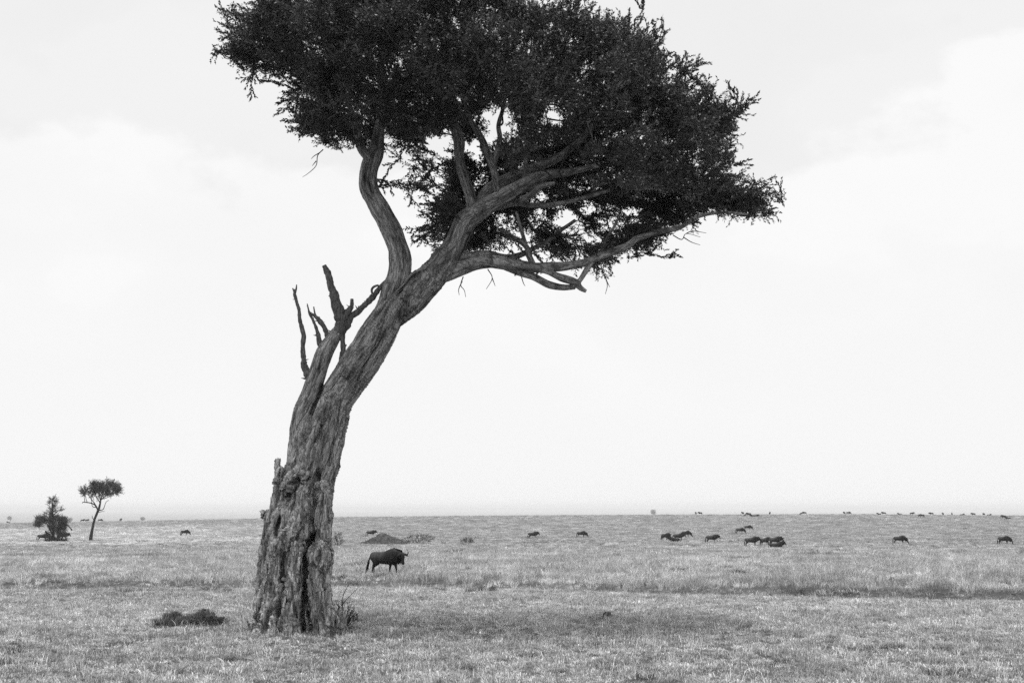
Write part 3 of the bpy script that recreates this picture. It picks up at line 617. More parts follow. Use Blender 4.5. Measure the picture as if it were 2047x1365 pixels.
def foliage(name, pts, dirs, scl, sprays, mats, parent, origin, lblk=None):
    R = frames(dirs); which = rng.integers(0, len(sprays), len(pts)); VV = []; QQ = []; MI = []; n = 0
    for s, (v, q, tv, tq) in enumerate(sprays):
        k = np.where(which == s)[0]
        if not len(k): continue
        for vv, qq, m in ((v, q, 0), (tv, tq, 1)):
            T = np.einsum('nij,vj->nvi', R[k] * scl[k][:, None, None], vv) + pts[k][:, None, :] - origin
            VV.append(T.reshape(-1, 3)); QQ.append((qq[None] + (np.arange(len(k)) * len(vv))[:, None, None]).reshape(-1, 4) + n); MI.append(np.full(len(k) * len(qq), m)); n += len(k) * len(vv)
    return link(name, newmesh(name, np.vstack(VV), np.vstack(QQ), mats, False, np.concatenate(MI)), parent)
P_, xs, ys, e_, ld_ = crown_samples(13000)
# keep sprays near the branch network so that billows and gaps form
near = np.array([np.min(np.linalg.norm(cl - p, axis=1)) for p in P_])
k = near < 1.0; P_, xs, ys, e_, ld_ = P_[k], xs[k], ys[k], e_[k], ld_[k]
CC = W(960, 330, TD); dirs = P_ - CC; dirs /= np.linalg.norm(dirs, axis=1)[:, None]
dirs = dirs * 1.0 + rng.normal(0, .45, dirs.shape); dirs[:, 2] += .25 * (1 - sstep(300, 450, ys)) ; dirs /= np.linalg.norm(dirs, axis=1)[:, None]
start = P_ - dirs * .35 * np.clip(1.6 - e_ / 40, .4, 1.5)[:, None]
sc_ = rng.uniform(.7, 1.15, len(P_))
print('sprays', len(P_))
foliage('crown', start, dirs, sc_, SPR, [M_leaf, M_branch], tree, TB)

# long shoots that fringe the outline
n = len(POLY); fp = []; fd = []
for i in range(n):
    a, b = POLY[i], POLY[(i + 1) % n]; ln = np.hypot(*(b - a)); nrm = np.array((b - a)[::-1]) / ln * np.array((1, -1))
    for k in range(int(ln / 5.5)):
        q = a + (b - a) * rng.random() - nrm * rng.uniform(36, 68)
        if noise3(np.array([[q[0] / 28, q[1] / 28, 3.3]]))[0] < -.12: continue
        up = 1 - sstep(330, 430, q[1])
        if nrm[1] > .45 and rng.random() < .45: continue
        side = np.sign(q[0] - 960) * (.8 if nrm[1] > .45 else 0)
        for s_ in range(rng.integers(1, 3)):
            fp.append(W(q[0] + rng.normal(0, 4), q[1] + rng.normal(0, 4), TD + rng.uniform(-.6, 1.4))); fd.append(np.array((nrm[0] + side, rng.normal(0, .3), -nrm[1] * (.55 if nrm[1] > 0 else 1) + .55 * up)) + rng.normal(0, .25, 3))
TIPS = [(1340, 170, .5, 1, 1), (1370, 200, .1, 1, 1.3), (1385, 200, .0, 1, 1.5), (1395, 205, .15, 1, 1.3), (1440, 225, .4, .8, .9), (1500, 400, .3, 1, 1.), (1505, 405, .5, .9, 1.1), (1495, 420, .9, .5, .8), (1518, 430, 1, .2, .6), (462, 60, -.5, .6, .7), (452, 100, -1, .1, .5), (500, 150, -.5, -1, .7), (610, 250, -1, 0, .9), (590, 205, -1, .2, .8), (1030, 10, .2, 1, 1.), (1310, 80, .5, .7, .9), (850, 360, -.4, -1, .8), (820, 370, -.1, -1, .8), (880, 420, -1, .3, .8), (860, 480, -1, .1, .9), (1290, 500, 1, .1, .8), (1210, 540, .3, -1, .7), (760, 370, 1, -.2, .5)]
for px, py, dx, dz, l_ in TIPS:
    for k in range(3): fp.append(W(px - dx * l_ * 36 + rng.normal(0, 7), py + dz * l_ * 36 + rng.normal(0, 7), TD + rng.uniform(0, .6))); fd.append(np.array((dx, rng.normal(0, .2), dz)) + rng.normal(0, .15, 3))
fp = np.array(fp); fd = np.array(fd); fs = rng.uniform(.65, 1.2, len(fp)) * np.where(rng.random(len(fp)) < .2, 1.3, 1)
tx, ty = project(fp + fd / np.linalg.norm(fd, axis=1)[:, None] * fs[:, None] * .85); k = (tx > 428) & (tx < 1556) & (ty < 572); fp, fd, fs = fp[k], fd[k], fs[k]
LSP = [make_spray(rng.uniform(.65, 1.0), rng.integers(2, 6), 1) for _ in range(12)]
print('fringe', len(fp))
fr = foliage('crown_fringe', fp, fd, fs, LSP[:8] + SPR[:8], [M_leaf, M_branch], tree, TB)

# ------------------------------------------------------------------ smaller tree and bush on the left, faint trees beyond the rise
FSP = [make_spray(rng.uniform(.5, .9), rng.integers(2, 5)) for _ in range(6)]
def far_tree(name, px, py, stems, lobes, n, label, cat, D=None, leafscale=1.5, group=None, depth=1.0, lm=None):
    base = ground_at(px, py) if D is None else at_dist(px, D)
    pm = base[1] / F; root = empty(name, tuple(base), label=label, category=cat)
    if group: root['group'] = group
    b = MB(); th = MB()
    for i, st in enumerate(stems):
        P = np.array([W(p[0], p[1], base[1] + (p[3] if len(p) > 3 else 0)) for p in st]); r = np.array([p[2] for p in st]) * pm
        q = catmull(np.hstack([P, r[:, None]]), 5); q[:, :3] += .1 * pm * 8 * np.stack([noise3(q[:, :3] * .9 + k) for k in (1, 5, 9)], -1) * (.15 if i == 0 else 1)
        (b if i == 0 else b).tube(q[:, :3] - base, np.maximum(q[:, 3], .15 * pm), 8)
    link('trunk', b.mesh('trunk', [M_farbark]), root)
    pts = []; wts = np.array([l_[2] * l_[3] * (l_[4] if len(l_) > 4 else 1) for l_ in lobes]); wts = wts / wts.sum()
    dirs = []
    for lb, w in zip(lobes, wts):
        m = int(n * w); v = rng.normal(size=(m, 3)); v /= np.linalg.norm(v, axis=1)[:, None]; rr = rng.uniform(.25, 1, m) ** .5
        c = W(lb[0], lb[1], base[1]); e = np.array((lb[2], min(lb[2], lb[3] * 1.6) * depth, lb[3])) * pm
        pts.append(c + v * rr[:, None] * e); dirs.append(v + np.array((0, 0, .4)) + rng.normal(0, .4, (m, 3)))
    pts = np.vstack(pts); dirs = np.vstack(dirs); k = rng.random(len(pts)) < np.clip(.65 + 1.2 * fbm(pts / (pm * 9), 2), .05, 1); pts, dirs = pts[k], dirs[k]
    foliage('crown', pts - dirs / np.linalg.norm(dirs, axis=1)[:, None] * .3, dirs, rng.uniform(.7, 1.2, len(pts)) * leafscale, FSP, [lm or M_farleaf, M_farbark], root, base)
    return root
def z4(*a): return [tuple((p[0] / 7.31, 940 + p[1] / 7.31, p[2] / 7.31) + tuple(p[3:])) for p in a]
def l4(*a): return [tuple((p[0] / 7.31, 940 + p[1] / 7.31, p[2] / 7.31, p[3] / 7.31) + tuple(p[4:])) for p in a]
far_tree('umbrella_tree', 181.3, 1081.5, [
    z4((1322, 1045, 32), (1328, 980, 26), (1350, 850, 20), (1380, 720, 17), (1420, 620, 18), (1450, 540, 17), (1470, 450, 11), (1490, 370, 8), (1530, 290, 5)),
    z4((1440, 590, 12), (1390, 510, 9), (1320, 475, 8), (1220, 460, 6), (1205, 475, 4)), z4((1275, 465, 5), (1250, 390, 4), (1230, 320, 3)), z4((1240, 455, 5), (1225, 380, 4), (1205, 320, 3)),
    z4((1420, 540, 8), (1370, 470, 7), (1310, 390, 4), (1290, 300, 3)), z4((1400, 540, 6), (1350, 520, 5), (1335, 430, 4), (1380, 330, 3)), z4((1440, 585, 8), (1500, 570, 6), (1530, 520, 5), (1550, 460, 4), (1590, 430, 3)),
    z4((1440, 612, 5), (1490, 600, 4), (1530, 596, 2)), z4((1375, 725, 7), (1350, 695, 5), (1345, 660, 4)), z4((1465, 470, 8), (1410, 380, 5), (1370, 280, 3)), z4((1470, 440, 7), (1440, 330, 5), (1450, 220, 3)),
    z4((1475, 430, 8), (1530, 380, 6), (1620, 330, 5), (1700, 280, 3)), z4((1480, 400, 6), (1560, 300, 4), (1620, 220, 3)), z4((1490, 420, 5), (1580, 390, 4), (1650, 370, 2))],
    l4((1530, 255, 200, 85), (1400, 240, 95, 70), (1640, 270, 115, 75), (1480, 330, 110, 45, .6), (1235, 310, 65, 45, 1.3), (1700, 320, 50, 40, .6), (1380, 350, 50, 50, .4)), 1150,
    'small flat-topped tree with slanting bare trunk standing on the plain at the left', 'tree', leafscale=1.3)
far_tree('bush', 108, 1083, [
    z4((800, 1050, 22), (740, 960, 14), (660, 885, 8)), z4((790, 1040, 22), (775, 850, 16), (770, 600, 9), (765, 420, 4)), z4((830, 1040, 20), (870, 880, 14), (925, 770, 10)), z4((930, 780, 12), (990, 810, 9), (1030, 845, 8), (1045, 865, 12), (1043, 880, 5)),
    z4((800, 1030, 14), (700, 800, 8), (580, 730, 4)), z4((760, 1040, 14), (700, 960, 10), (655, 890, 6)), z4((900, 1040, 12), (920, 900, 9), (900, 800, 6)), z4((800, 640, 5), (850, 590, 4), (900, 560, 3))],
    l4((770, 450, 55, 65, .8), (770, 560, 65, 65, .7), (725, 690, 95, 85), (585, 730, 85, 70), (545, 800, 40, 40), (830, 770, 120, 110, 1.2), (930, 745, 60, 65, 1.2), (890, 880, 70, 90), (885, 570, 28, 25, .8), (740, 880, 60, 70, .5), (720, 1015, 60, 28, 1.3), (950, 1015, 40, 24, 1.3), (820, 1020, 90, 30, 1.3)), 2600,
    'dense ragged bush with a tall leafy spire left of the small flat-topped tree', 'bush', leafscale=.95)
for px, w, h, lab in [(1306, 6, 5, 'faint round tree on the far horizon near the centre right'), (19, 4, 3, 'faint hazy tree on the horizon at the left edge, above a walking wildebeest'), (140, 4, 3.5, 'faint hazy flat-topped tree on the horizon between the bush and small tree'), (285, 5, 3, 'faint hazy flat-topped tree on the horizon right of the small tree')]:
    D = 3200; gb = at_dist(px, D); top = {1306: 1023, 19: 1035, 140: 1038, 285: 1036.5}[px]; pm = D / F
    bz = gb; c = W(px, top, D); root = empty('distant_tree', tuple(gb), label=lab, category='tree', group='trees far beyond the rise')
    b = MB(); b.tube(np.array([(0, 0, 0), (0.4, 0, (c - gb)[2] * .6), (0, 0, (c - gb)[2])]), [1.1, .8, .4], 8); link('trunk', b.mesh('trunk', [M_farbark]), root)
    n = 260; v = rng.normal(size=(n, 3)); v /= np.linalg.norm(v, axis=1)[:, None]
    foliage('crown', c + v * rng.uniform(0, 1, (n, 1)) * np.array((w, w, h)) * pm * .8, v, np.full(n, 4.0), FSP[:3], [M_farleaf, M_farbark], root, gb)

# ------------------------------------------------------------------ mounds, clods, weeds
def soil(name, c, rx, ry, rz, lumps, label, cat, m, vox, group=None, nzs=3.0, amp=.12, weeds=0, wscale=1.0):
    b = MB(); b.ellipsoid((0, 0, -rz * .1), (rx, ry, rz * .55)); b.ellipsoid((-.08 * rx, 0, 0), (rx * .66, ry * .66, rz * .85)); b.ellipsoid((-.12 * rx, 0, .2 * rz), (rx * .34, ry * .4, rz * .85))
    for _ in range(lumps):
        a = random.uniform(0, 6.28); q = math.sqrt(random.random()) * .75
        b.ellipsoid((math.cos(a) * rx * q, math.sin(a) * ry * q, rz * (.75 - q * .6)), np.array((1, .9, .75)) * random.uniform(.18, .34) * min(rx, 2.2 * rz))
    me = b.fused(name, vox, [m]); n = len(me.vertices); co = np.empty(n * 3, np.float32); me.vertices.foreach_get('co', co); co = co.reshape(-1, 3).astype(float)
    no = np.empty(n * 3, np.float32); me.vertices.foreach_get('normal', no); no = no.reshape(-1, 3)
    co += no * (fbm(co * nzs / max(rz, .2) * .4 + 3, 4, .6) * amp)[:, None]; me.vertices.foreach_set('co', co.astype(np.float32).ravel()); me.update()
    root = empty(name, tuple(c), label=label, category=cat)
    if group: root['group'] = group
    link('soil', me, root)
    if weeds:
        a = rng.uniform(0, 6.28, weeds); q = np.sqrt(rng.random(weeds)); p = np.stack([np.cos(a) * q * rx * 1.05, np.sin(a) * q * ry * 1.05, rz * .95 * (1 - q) - .05], -1)
        foliage('weeds', p, np.stack([rng.normal(0, .4, weeds), rng.normal(0, .4, weeds), np.ones(weeds)], -1), rng.uniform(.4, 1, weeds) * wscale, FSP, [M_farleaf, M_branch], root, np.zeros(3))
    return root
M_tus = grassmat('green_tussock_blade', 0.12, 0.26, .15)
M_palegrass = mat('withered_pale_grass', .34, .9, spec=0.05)
def tussock(name, n, h0, h1, rad, w): return blade_tuft(name, n, h0, h1, rad, w, 1.1, M_clodgrass if rng.random() < .6 else M_palegrass)
M_clodgrass = mat('withered_dark_grass', .11, .9, spec=0.05)
for px, rx, rz, lab in ((350, .40, .36, 'matted clump of turned soil and withered grass, left one beside the big tree'), (408, .48, .42, 'dark matted clump of turned soil and withered grass, right one nearer the big trunk')):
    g0 = ground_at(px, 1252); r_ = soil('soil_mound', g0, rx, .3, rz, 20, lab, 'soil mound', M_clod, .018, 'dark soil mounds left of the big tree', 9, .13)
    for k in range(22):
        a_ = rng.uniform(0, 6.28); q_ = math.sqrt(rng.random()); o = link('grass', tussock('grass', 90, .08, .30, .18, .007), r_); o.location = (math.cos(a_) * q_ * rx * 1.1, math.sin(a_) * q_ * .34, rz * .8 * (1 - q_))
g0 = ground_at(770, 1088); soil('termite_mound', g0, 3.7, 2.5, 1.6, 0, 'low wide overgrown earth mound behind the nearest wildebeest', 'mound', M_mound, .08, None, 4, .12, 700, .45)
def shrub(px, py, w, h, n, label, cat='shrub', name='low_shrub', group=None, sc=1.0, D=None, lm=None, stems=5):
    c = ground_at(px, py); pm = c[1] / F; w, h = w * pm, h * pm; root = empty(name, tuple(c), label=label, category=cat)
    if group: root['group'] = group
    b = MB()
    for k in range(stems):
        a = rng.uniform(0, 6.28); e = np.array((math.cos(a) * w * .4, math.sin(a) * w * .3, h * rng.uniform(.6, .95))); b.tube(catmull(np.array([(0, 0, -.05), e * .5 + rng.normal(0, .05, 3) * h, e]), 3), np.linspace(.02, .006, 7) * max(h, .4), 5)
    link('stem', b.mesh('stem', [M_branch]), root)
    p = rng.uniform(-1, 1, (n, 3)); p = p[np.linalg.norm(p, axis=1) < 1]; p = p * np.array((w / 2, w / 3, h / 2)) + np.array((0, 0, h * .45)); d = p - np.array((0, 0, -.2)) + rng.normal(0, .2, p.shape)
    foliage('foliage', p, d, rng.uniform(.4, 1, len(p)) * sc, FSP, [lm or M_farleaf, M_branch], root, np.zeros(3))
    return root
shrub(838, 1086, 62, 17, 420, 'low scrubby weeds with two upright sprigs beside the overgrown earth mound', sc=.75, lm=M_darkweed)
shrub(935, 1088, 26, 13, 200, 'small dark weed clump alone right of the earth mound', sc=.75, lm=M_darkweed)
shrub(676, 1091, 20, 26, 200, 'small weedy shrub just right of the big tree trunk in the distance', sc=.75, lm=M_darkweed)
shrub(905, 1105, 30, 4, 60, 'flat dark weed patch in the grass right of the nearest wildebeest', sc=.5)
shrub(686, 1258, 66, 48, 150, 'tangled dry scrub growing against the right foot of the big trunk', 'scrub', 'dry_scrub', sc=.32, stems=40, lm=M_leaf)
shrub(520, 1262, 60, 20, 60, 'small dark weeds at the left foot of the big trunk', 'scrub', 'dry_scrub', sc=.3, stems=16, lm=M_leaf)
# bare forked twigs rising from the scrub
c = ground_at(686, 1252); b = MB()
for st in ([(686, 1252), (685, 1205), (687, 1187), (696, 1170), (702, 1163)], [(685, 1206), (700, 1190), (714, 1176)], [(676, 1252), (678, 1220), (674, 1208), (669, 1200)]):
    b.tube(catmull(np.array([W(x, y, c[1]) for x, y in st]), 4) - c, np.linspace(.012, .005, (len(st) - 1) * 4 + 1), 5)
o = link('bare_twigs', b.mesh('bare_twigs', [M_weed]), label='thin bare forked twigs rising from scrub right of the big trunk', category='twigs'); o.location = tuple(c)
# leafy sprout
c = ground_at(1216, 1236); root = empty('weed_plant', tuple(c), label='single small dark plant with drooping leaves in the open grass', category='plant')
b = MB(); b.tube(np.array([(0, 0, -.03), (.01, 0, .1), (0, 0, .19)]), [.012, .01, .008], 6); link('stem', b.mesh('stem', [M_weed]), root)
for k in range(9):
    a = k * 0.7 + .3; L_ = random.uniform(.13, .24); v = []; q = []
    for i in range(6):
        t = i / 5; r_ = L_ * t; z = .1 + .02 * (k % 4) + .16 * t - .34 * t * t; w = .035 * math.sin(math.pi * min(t * .9 + .08, 1)) + .004; d = np.array((math.cos(a), math.sin(a), 0)); n_ = np.array((-math.sin(a), math.cos(a), 0)); p = d * r_ + np.array((0, 0, z)); v += [p - n_ * w, p + n_ * w + np.array((0, 0, .01))]
        if i: q.append((2 * i - 2, 2 * i - 1, 2 * i + 1, 2 * i))
    link('leaf', newmesh('leaf', v, np.array(q), [M_leaf], True), root)
# dark tussocks
TUS = [blade_tuft('tussock_blades', 90, .08, .24, .16, .009, .9, M_tus) for _ in range(4)]
M_tus2 = barkmat2('green_tussock', .07, .24, 30)
TUS2 = [blade_tuft('tussock_blades', 80, .06, .22, .18, .009, 1.1, M_tus2) for _ in range(4)]
tus = [(15, 1305, 1.5), (8, 1325, 1.2), (60, 1330, .9), (240, 1290, 1.2), (262, 1222, .7), (125, 1195, .7), (1052, 1262, 1), (1190, 1291, .9), (1205, 1292, .8), (1052, 1315, 1), (1216, 1330, .9), (1350, 1291, .9), (1745, 1232, .9), (1762, 1240, .7), (1845, 1250, .7), (1790, 1297, 1), (1880, 1302, 1.1), (1915, 1310, 1.1), (1885, 1350, 1.5), (1530, 1265, .9), (1662, 1275, .5), (880, 1260, .8), (750, 1285, .7), (460, 1320, .8), (350, 1345, .9), (780, 1350, 1), (930, 1340, .9), (1290, 1360, 1.2), (1425, 1245, .7), (1610, 1235, .7), (1980, 1285, .8), (1700, 1300, .9), (1120, 1345, .8), (590, 1330, .8), (150, 1260, .7), (90, 1230, .6), (1800, 1208, .7), (1960, 1208, .6), (430, 1300, .6), (1420, 1345, .9), (1560, 1325, .9), (690, 1310, .7)]
LT = {(15, 1305): 'largest dark grass tussock near the left edge of the foreground', (8, 1325): 'dark tussock at the very left edge, below the largest one', (240, 1290): 'dark spiky tussock in front of the two soil clumps', (262, 1222): 'small dark tussock up left of the two soil clumps', (1190, 1291): 'left of two touching dark tussocks below the small drooping plant', (1205, 1292): 'right of two touching dark tussocks below the small drooping plant', (1052, 1315): 'dark tussock low in the foreground, down left of the drooping plant', (1885, 1350): 'biggest dark tussock in the bottom right corner area', (1745, 1232): 'small dark spiky tussock right of centre near the tall grass edge', (1052, 1262): 'dark tussock in the crown shade, left of the drooping plant'}
rest = []
for i, (px, py, s_) in enumerate(tus):
    c = ground_at(px, min(py, 1364))
    if (px, py) not in LT: rest.append((c, s_)); continue
    o = link('grass_tussock', TUS2[i % 4], label=LT[(px, py)], category='grass tussock', group='dark grass tussocks in the foreground'); o.location = tuple(c); o.rotation_euler.z = i; o.scale = (s_ * 1.1, s_ * 1.1, s_ * .8)
for k in range(3200):
    y = math.sqrt(rng.uniform(23 ** 2, 54 ** 2)); x = rng.uniform(-.42, .42) * y; rest.append((np.array((x, y, float(terrain(x, y)))), rng.uniform(.1, .42) * (1.5 if rng.random() < .08 else 1)))
for k in range(1300):
    y = math.sqrt(rng.uniform(54 ** 2, 260 ** 2)); x = rng.uniform(-.42, .42) * y; rest.append((np.array((x, y, float(terrain(x, y)))), rng.uniform(.9, 2.2)))
c_tus = bpy.data.collections.new('dark_tuft')
for m_ in TUS: c_tus.objects.link(bpy.data.objects.new('dark_tuft', m_))
for k in range(46):
    a_ = rng.uniform(0, 6.28); q_ = rng.uniform(.85, 1.5); x = TB[0] + .15 + math.cos(a_) * q_; y = TD - .1 + math.sin(a_) * q_; rest.append((np.array((x, y, float(terrain(x, y)))), rng.uniform(.5, 1.1)))
for k in range(26):
    c = ground_at(rng.uniform(300, 470), rng.uniform(1235, 1262)); rest.append((c, rng.uniform(.35, .8)))
n = len(rest); sc = np.array([r[1] for r in rest]); gn_instances('grass', np.array([r[0] for r in rest]), np.stack([sc * 1.1, sc * 1.1, sc * .8], -1), np.stack([sc * 0, sc * 0, rng.uniform(0, 6.28, n)], -1), rng.integers(0, 4, n), np.ones(n), c_tus, kind='stuff')

# ------------------------------------------------------------------ wildebeest
def _coat(n, l, b):
    co = n.new('ShaderNodeTexCoord'); sp = n.new('ShaderNodeSeparateXYZ'); l.new(co.outputs['Object'], sp.inputs[0])
    mp = n.new('ShaderNodeMapping'); mp.inputs['Scale'].default_value = (9, 5, .8); l.new(co.outputs['Object'], mp.inputs[0])
    a = nz(n, l, mp.outputs[0], 1.6, 4); ra = ramp(n, [(0.4, .45), (0.6, 1.2)]); l.new(a.outputs[0], ra.inputs[0])
    # slate flanks, black shoulders, neck and face
    rx = ramp(n, [(0.0, .06), (0.42, .035), (0.62, .010), (1.0, .006)]); mr = n.new('ShaderNodeMapRange'); mr.inputs[1].default_value = -1; mr.inputs[2].default_value = 1.0; l.new(sp.outputs[0], mr.inputs[0]); l.new(mr.outputs[0], rx.inputs[0])
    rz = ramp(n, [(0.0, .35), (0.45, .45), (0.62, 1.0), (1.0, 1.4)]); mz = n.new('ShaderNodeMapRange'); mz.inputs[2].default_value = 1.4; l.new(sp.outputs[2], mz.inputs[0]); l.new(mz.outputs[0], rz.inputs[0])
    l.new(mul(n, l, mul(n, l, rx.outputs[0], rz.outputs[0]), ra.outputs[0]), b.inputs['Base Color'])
M_coat = mat('wildebeest_coat', rough=.6, build=_coat, spec=.3)
M_hair = mat('black_hair', .008, .8); M_horn = mat('dark_horn', .02, .6); M_beard = mat('pale_beard_hair', .16, .9)
def rotz(p, a): c, s = math.cos(a), math.sin(a); p = np.asarray(p, float); return np.stack([p[..., 0] * c - p[..., 1] * s, p[..., 0] * s + p[..., 1] * c, p[..., 2]], -1)
def make_wb(pose, yaw=0.0, vox=.022, seed=0):
    st = random.Random(seed); b = MB(); lz = -.56 if pose == 'lie' else 0
    def loft(S, sides=18):
        S = np.array(S, float); q = catmull(S, 4); pts = q[:, :3]; V = []; n = len(q); T = np.gradient(pts, axis=0); T /= np.linalg.norm(T, axis=1)[:, None]
        for i in range(n):
            lat = np.array((-T[i][1], T[i][0], 0)); nl = np.linalg.norm(lat); lat = lat / nl if nl > .2 else np.array((-math.sin(yaw), math.cos(yaw), 0)); up = np.cross(T[i], lat)
            a = np.arange(sides) * 2 * math.pi / sides; V.append(pts[i] + np.cos(a)[:, None] * lat * q[i, 3] + np.sin(a)[:, None] * up * q[i, 4])
        V = np.vstack(V + [pts[:1], pts[-1:]]); Q = [(i * sides + k, i * sides + (k + 1) % sides, (i + 1) * sides + (k + 1) % sides, (i + 1) * sides + k) for i in range(n - 1) for k in range(sides)]
        c0, c1 = len(V) - 2, len(V) - 1; t = [(c0, (k + 1) % sides, k) for k in range(sides)] + [(c1, (n - 1) * sides + k, (n - 1) * sides + (k + 1) % sides) for k in range(sides)]
        b.add(V, Q, t)
    loft([(-.86, 0, .98 + lz, .06, .08), (-.80, 0, .97 + lz, .17, .19), (-.6, 0, .955 + lz, .24, .25), (-.3, 0, .915 + lz, .28, .285), (0, 0, .91 + lz, .29, .32), (.28, 0, .95 + lz, .28, .385), (.48, 0, .975 + lz, .24, .40), (.66, 0, .96 + lz, .17, .33), (.76, 0, .97 + lz, .08, .18)])
    if pose == 'graze': poll = np.array((1.2, 0, .60)); fd = np.array((.30, 0, -.95)); nk = [(.5, 0, 1.02, .15, .28), (.75, 0, .95, .13, .22), (.98, 0, .80, .10, .17), (1.16, 0, .64, .09, .13)]
    elif pose == 'lie': poll = np.array((1.0, 0, .82)); fd = np.array((.6, 0, -.8)); nk = [(.45, 0, .5, .15, .27), (.7, 0, .58, .13, .22), (.86, 0, .70, .10, .16), (.98, 0, .80, .09, .12)]
    elif pose == 'hero': poll = np.array((1.08, -.16, 1.12)); fd = np.array((.22, 0, -.97)); nk = [(.46, 0, 1.05, .16, .28), (.70, -.03, 1.06, .14, .23), (.92, -.09, 1.07, .12, .18), (1.07, -.15, 1.09, .10, .12)]
    else: poll = np.array((1.12, 0, 1.18)); fd = np.array((.42, 0, -.9)); nk = [(.46, 0, 1.05, .16, .28), (.72, 0, 1.07, .13, .22), (.93, 0, 1.11, .10, .165), (1.10, 0, 1.14, .09, .12)]
    loft(nk, 14); fd = fd / np.linalg.norm(fd); F_ = lambda t, u=0, w=0: poll + rotz(fd * t + np.array((-fd[2], 0, fd[0])) * u + np.array((0, w, 0)), yaw)
    H = [(-.06, .07, .06), (0.02, .105, .10), (.13, .10, .105), (.26, .075, .085), (.38, .07, .07), (.47, .085, .07), (.52, .05, .04)]
    V = []; sd_ = 14
    hq = catmull(np.array(H), 3)
    for t, w, h in hq:
        for k in range(sd_): a = 2 * math.pi * k / sd_; V.append(F_(t, math.sin(a) * h, math.cos(a) * w))
    n = len(hq); V += [F_(hq[0][0]), F_(hq[-1][0])]; Q = [(i * sd_ + k, (i + 1) * sd_ + k, (i + 1) * sd_ + (k + 1) % sd_, i * sd_ + (k + 1) % sd_) for i in range(n - 1) for k in range(sd_)]
    b.add(np.array(V), Q, [(n * sd_, k, (k + 1) % sd_) for k in range(sd_)] + [(n * sd_ + 1, (n - 1) * sd_ + (k + 1) % sd_, (n - 1) * sd_ + k) for k in range(sd_)])
    def leg(pts, rad): q = catmull(np.hstack([np.array(pts, float), np.array(rad)[:, None]]), 4); b.tube(q[:, :3], q[:, 3], 10)
    if pose == 'lie':
        for s in (-1, 1):
            leg([(.5, s * .16, .35), (.72, s * .2, .12), (.5, s * .22, .05), (.42, s * .2, .04)], [.11, .06, .045, .04]); leg([(-.55, s * .18, .3), (-.28, s * .28, .16), (-.6, s * .3, .06), (-.35, s * .3, .04)], [.19, .12, .05, .04])
    else:
        j = [st.uniform(-.06, .06) for _ in range(4)]
        if pose == 'hero': j = [-.16, .10, .14, -.14]
        for i, s in enumerate((-1, 1)):
            f = j[i]; leg([(.47, s * .13, .9), (.45 + f * .3, s * .15, .66), (.47 + f * .7, s * .14, .42), (.46 + f, s * .135, .14), (.48 + f, s * .135, .07), (.52 + f, s * .135, -.02)], [.15, .09, .05, .032, .036, .05])
            f = j[2 + i]; leg([(-.58, s * .13, .92), (-.52 + f * .2, s * .16, .68), (-.68 + f * .6, s * .15, .47), (-.70 + f * .8, s * .145, .38), (-.66 + f, s * .14, .14), (-.64 + f, s * .14, .07), (-.60 + f, s * .14, -.02)], [.20, .13, .065, .05, .033, .037, .05])
    body = b.fused('body', vox, [M_coat], 4)
    parts = [('body', body, None)]
    for s in (-1, 1):
        q = catmull(np.array([F_(.0, -.02, s * .05), F_(.02, -.03, s * .17), F_(.02, -.02, s * .24), F_(-.06, 0, s * .29), F_(-.16, .02, s * .26), F_(-.22, .03, s * .20)]), 4); h = MB(); h.tube(q, np.interp(np.linspace(0, 1, len(q)), [0, .3, 1], [.055, .034, .006]), 8); parts.append(('horn', h.mesh('horn', [M_horn]), None))
        e = MB(); c = F_(.07, .0, s * .19); ax = np.array([rotz((0, s * .9, -.25), yaw), rotz((fd[0], 0, fd[2]), yaw), rotz((1, 0, .3), yaw)]).T; e.ellipsoid(c, (.12, .045, .02), 10, 7, ax); parts.append(('ear', e.mesh('ear', [M_coat]), None))
        y = MB(); y.ellipsoid(F_(.15, .03, s * .088), (.018, .018, .018), 8, 6); parts.append(('eye', y.mesh('eye', [M_horn]), None))
    t = MB(); tz = lz
    if pose == 'lie': q = np.array([(-.84, 0, .5), (-.98, .05, .3), (-1.02, .08, .08), (-.95, .1, .03)])
    elif pose == 'hero': q = np.array([(-.84, 0, 1.04), (-.93, 0, .86), (-.99, 0, .6), (-1.06, 0, .3), (-1.12, .0, .10)])
    else: q = np.array([(-.84, 0, 1.04), (-.92, 0, .86), (-.93, 0, .55), (-.93, 0, .25), (-.94, 0, .14)])
    q = catmull(q, 4); t.tube(q, np.interp(np.linspace(0, 1, len(q)), [0, .25, .45, .8, 1], [.035, .025, .065, .06, .01]), 8, .12); parts.append(('tail', t.mesh('tail', [M_hair]), None))
    # hair: a stiff mane on the neck and a fringe under the throat
    nk = np.array(nk)
    def fringe(nm, up, m, cnt, l0, l1):
        V = []; T = []
        for k in range(cnt):
            f = st.random() * (len(nk) - 1.01); i = int(f); p = nk[i] + (nk[i + 1] - nk[i]) * (f - i); tang = nk[i + 1][:3] - nk[i][:3]; tang = tang / np.linalg.norm(tang); n_ = np.cross(tang, (0, 1, 0)); n_ = n_ if n_[2] > 0 else -n_
            o = p[:3] + n_ * p[4] * (.9 if up else -.9) + np.array((0, st.uniform(-.02, .02), 0)); d = (n_ * .7 + np.array((0, 0, .2)) if up else np.array((st.uniform(-.2, .2), st.uniform(-.1, .1), -1))) * st.uniform(l0, l1)
            w = tang * .02; c = len(V); V += [o - w, o + w, o + d + w * .2]; T.append((c, c + 1, c + 2)); V += [o + np.array((0, .015, 0)) - w, o + w + np.array((0, -.015, 0)), o + d]; T.append((c + 3, c + 4, c + 5))
        parts.append((nm, newmesh(nm, V, np.array(T), [m]), None))
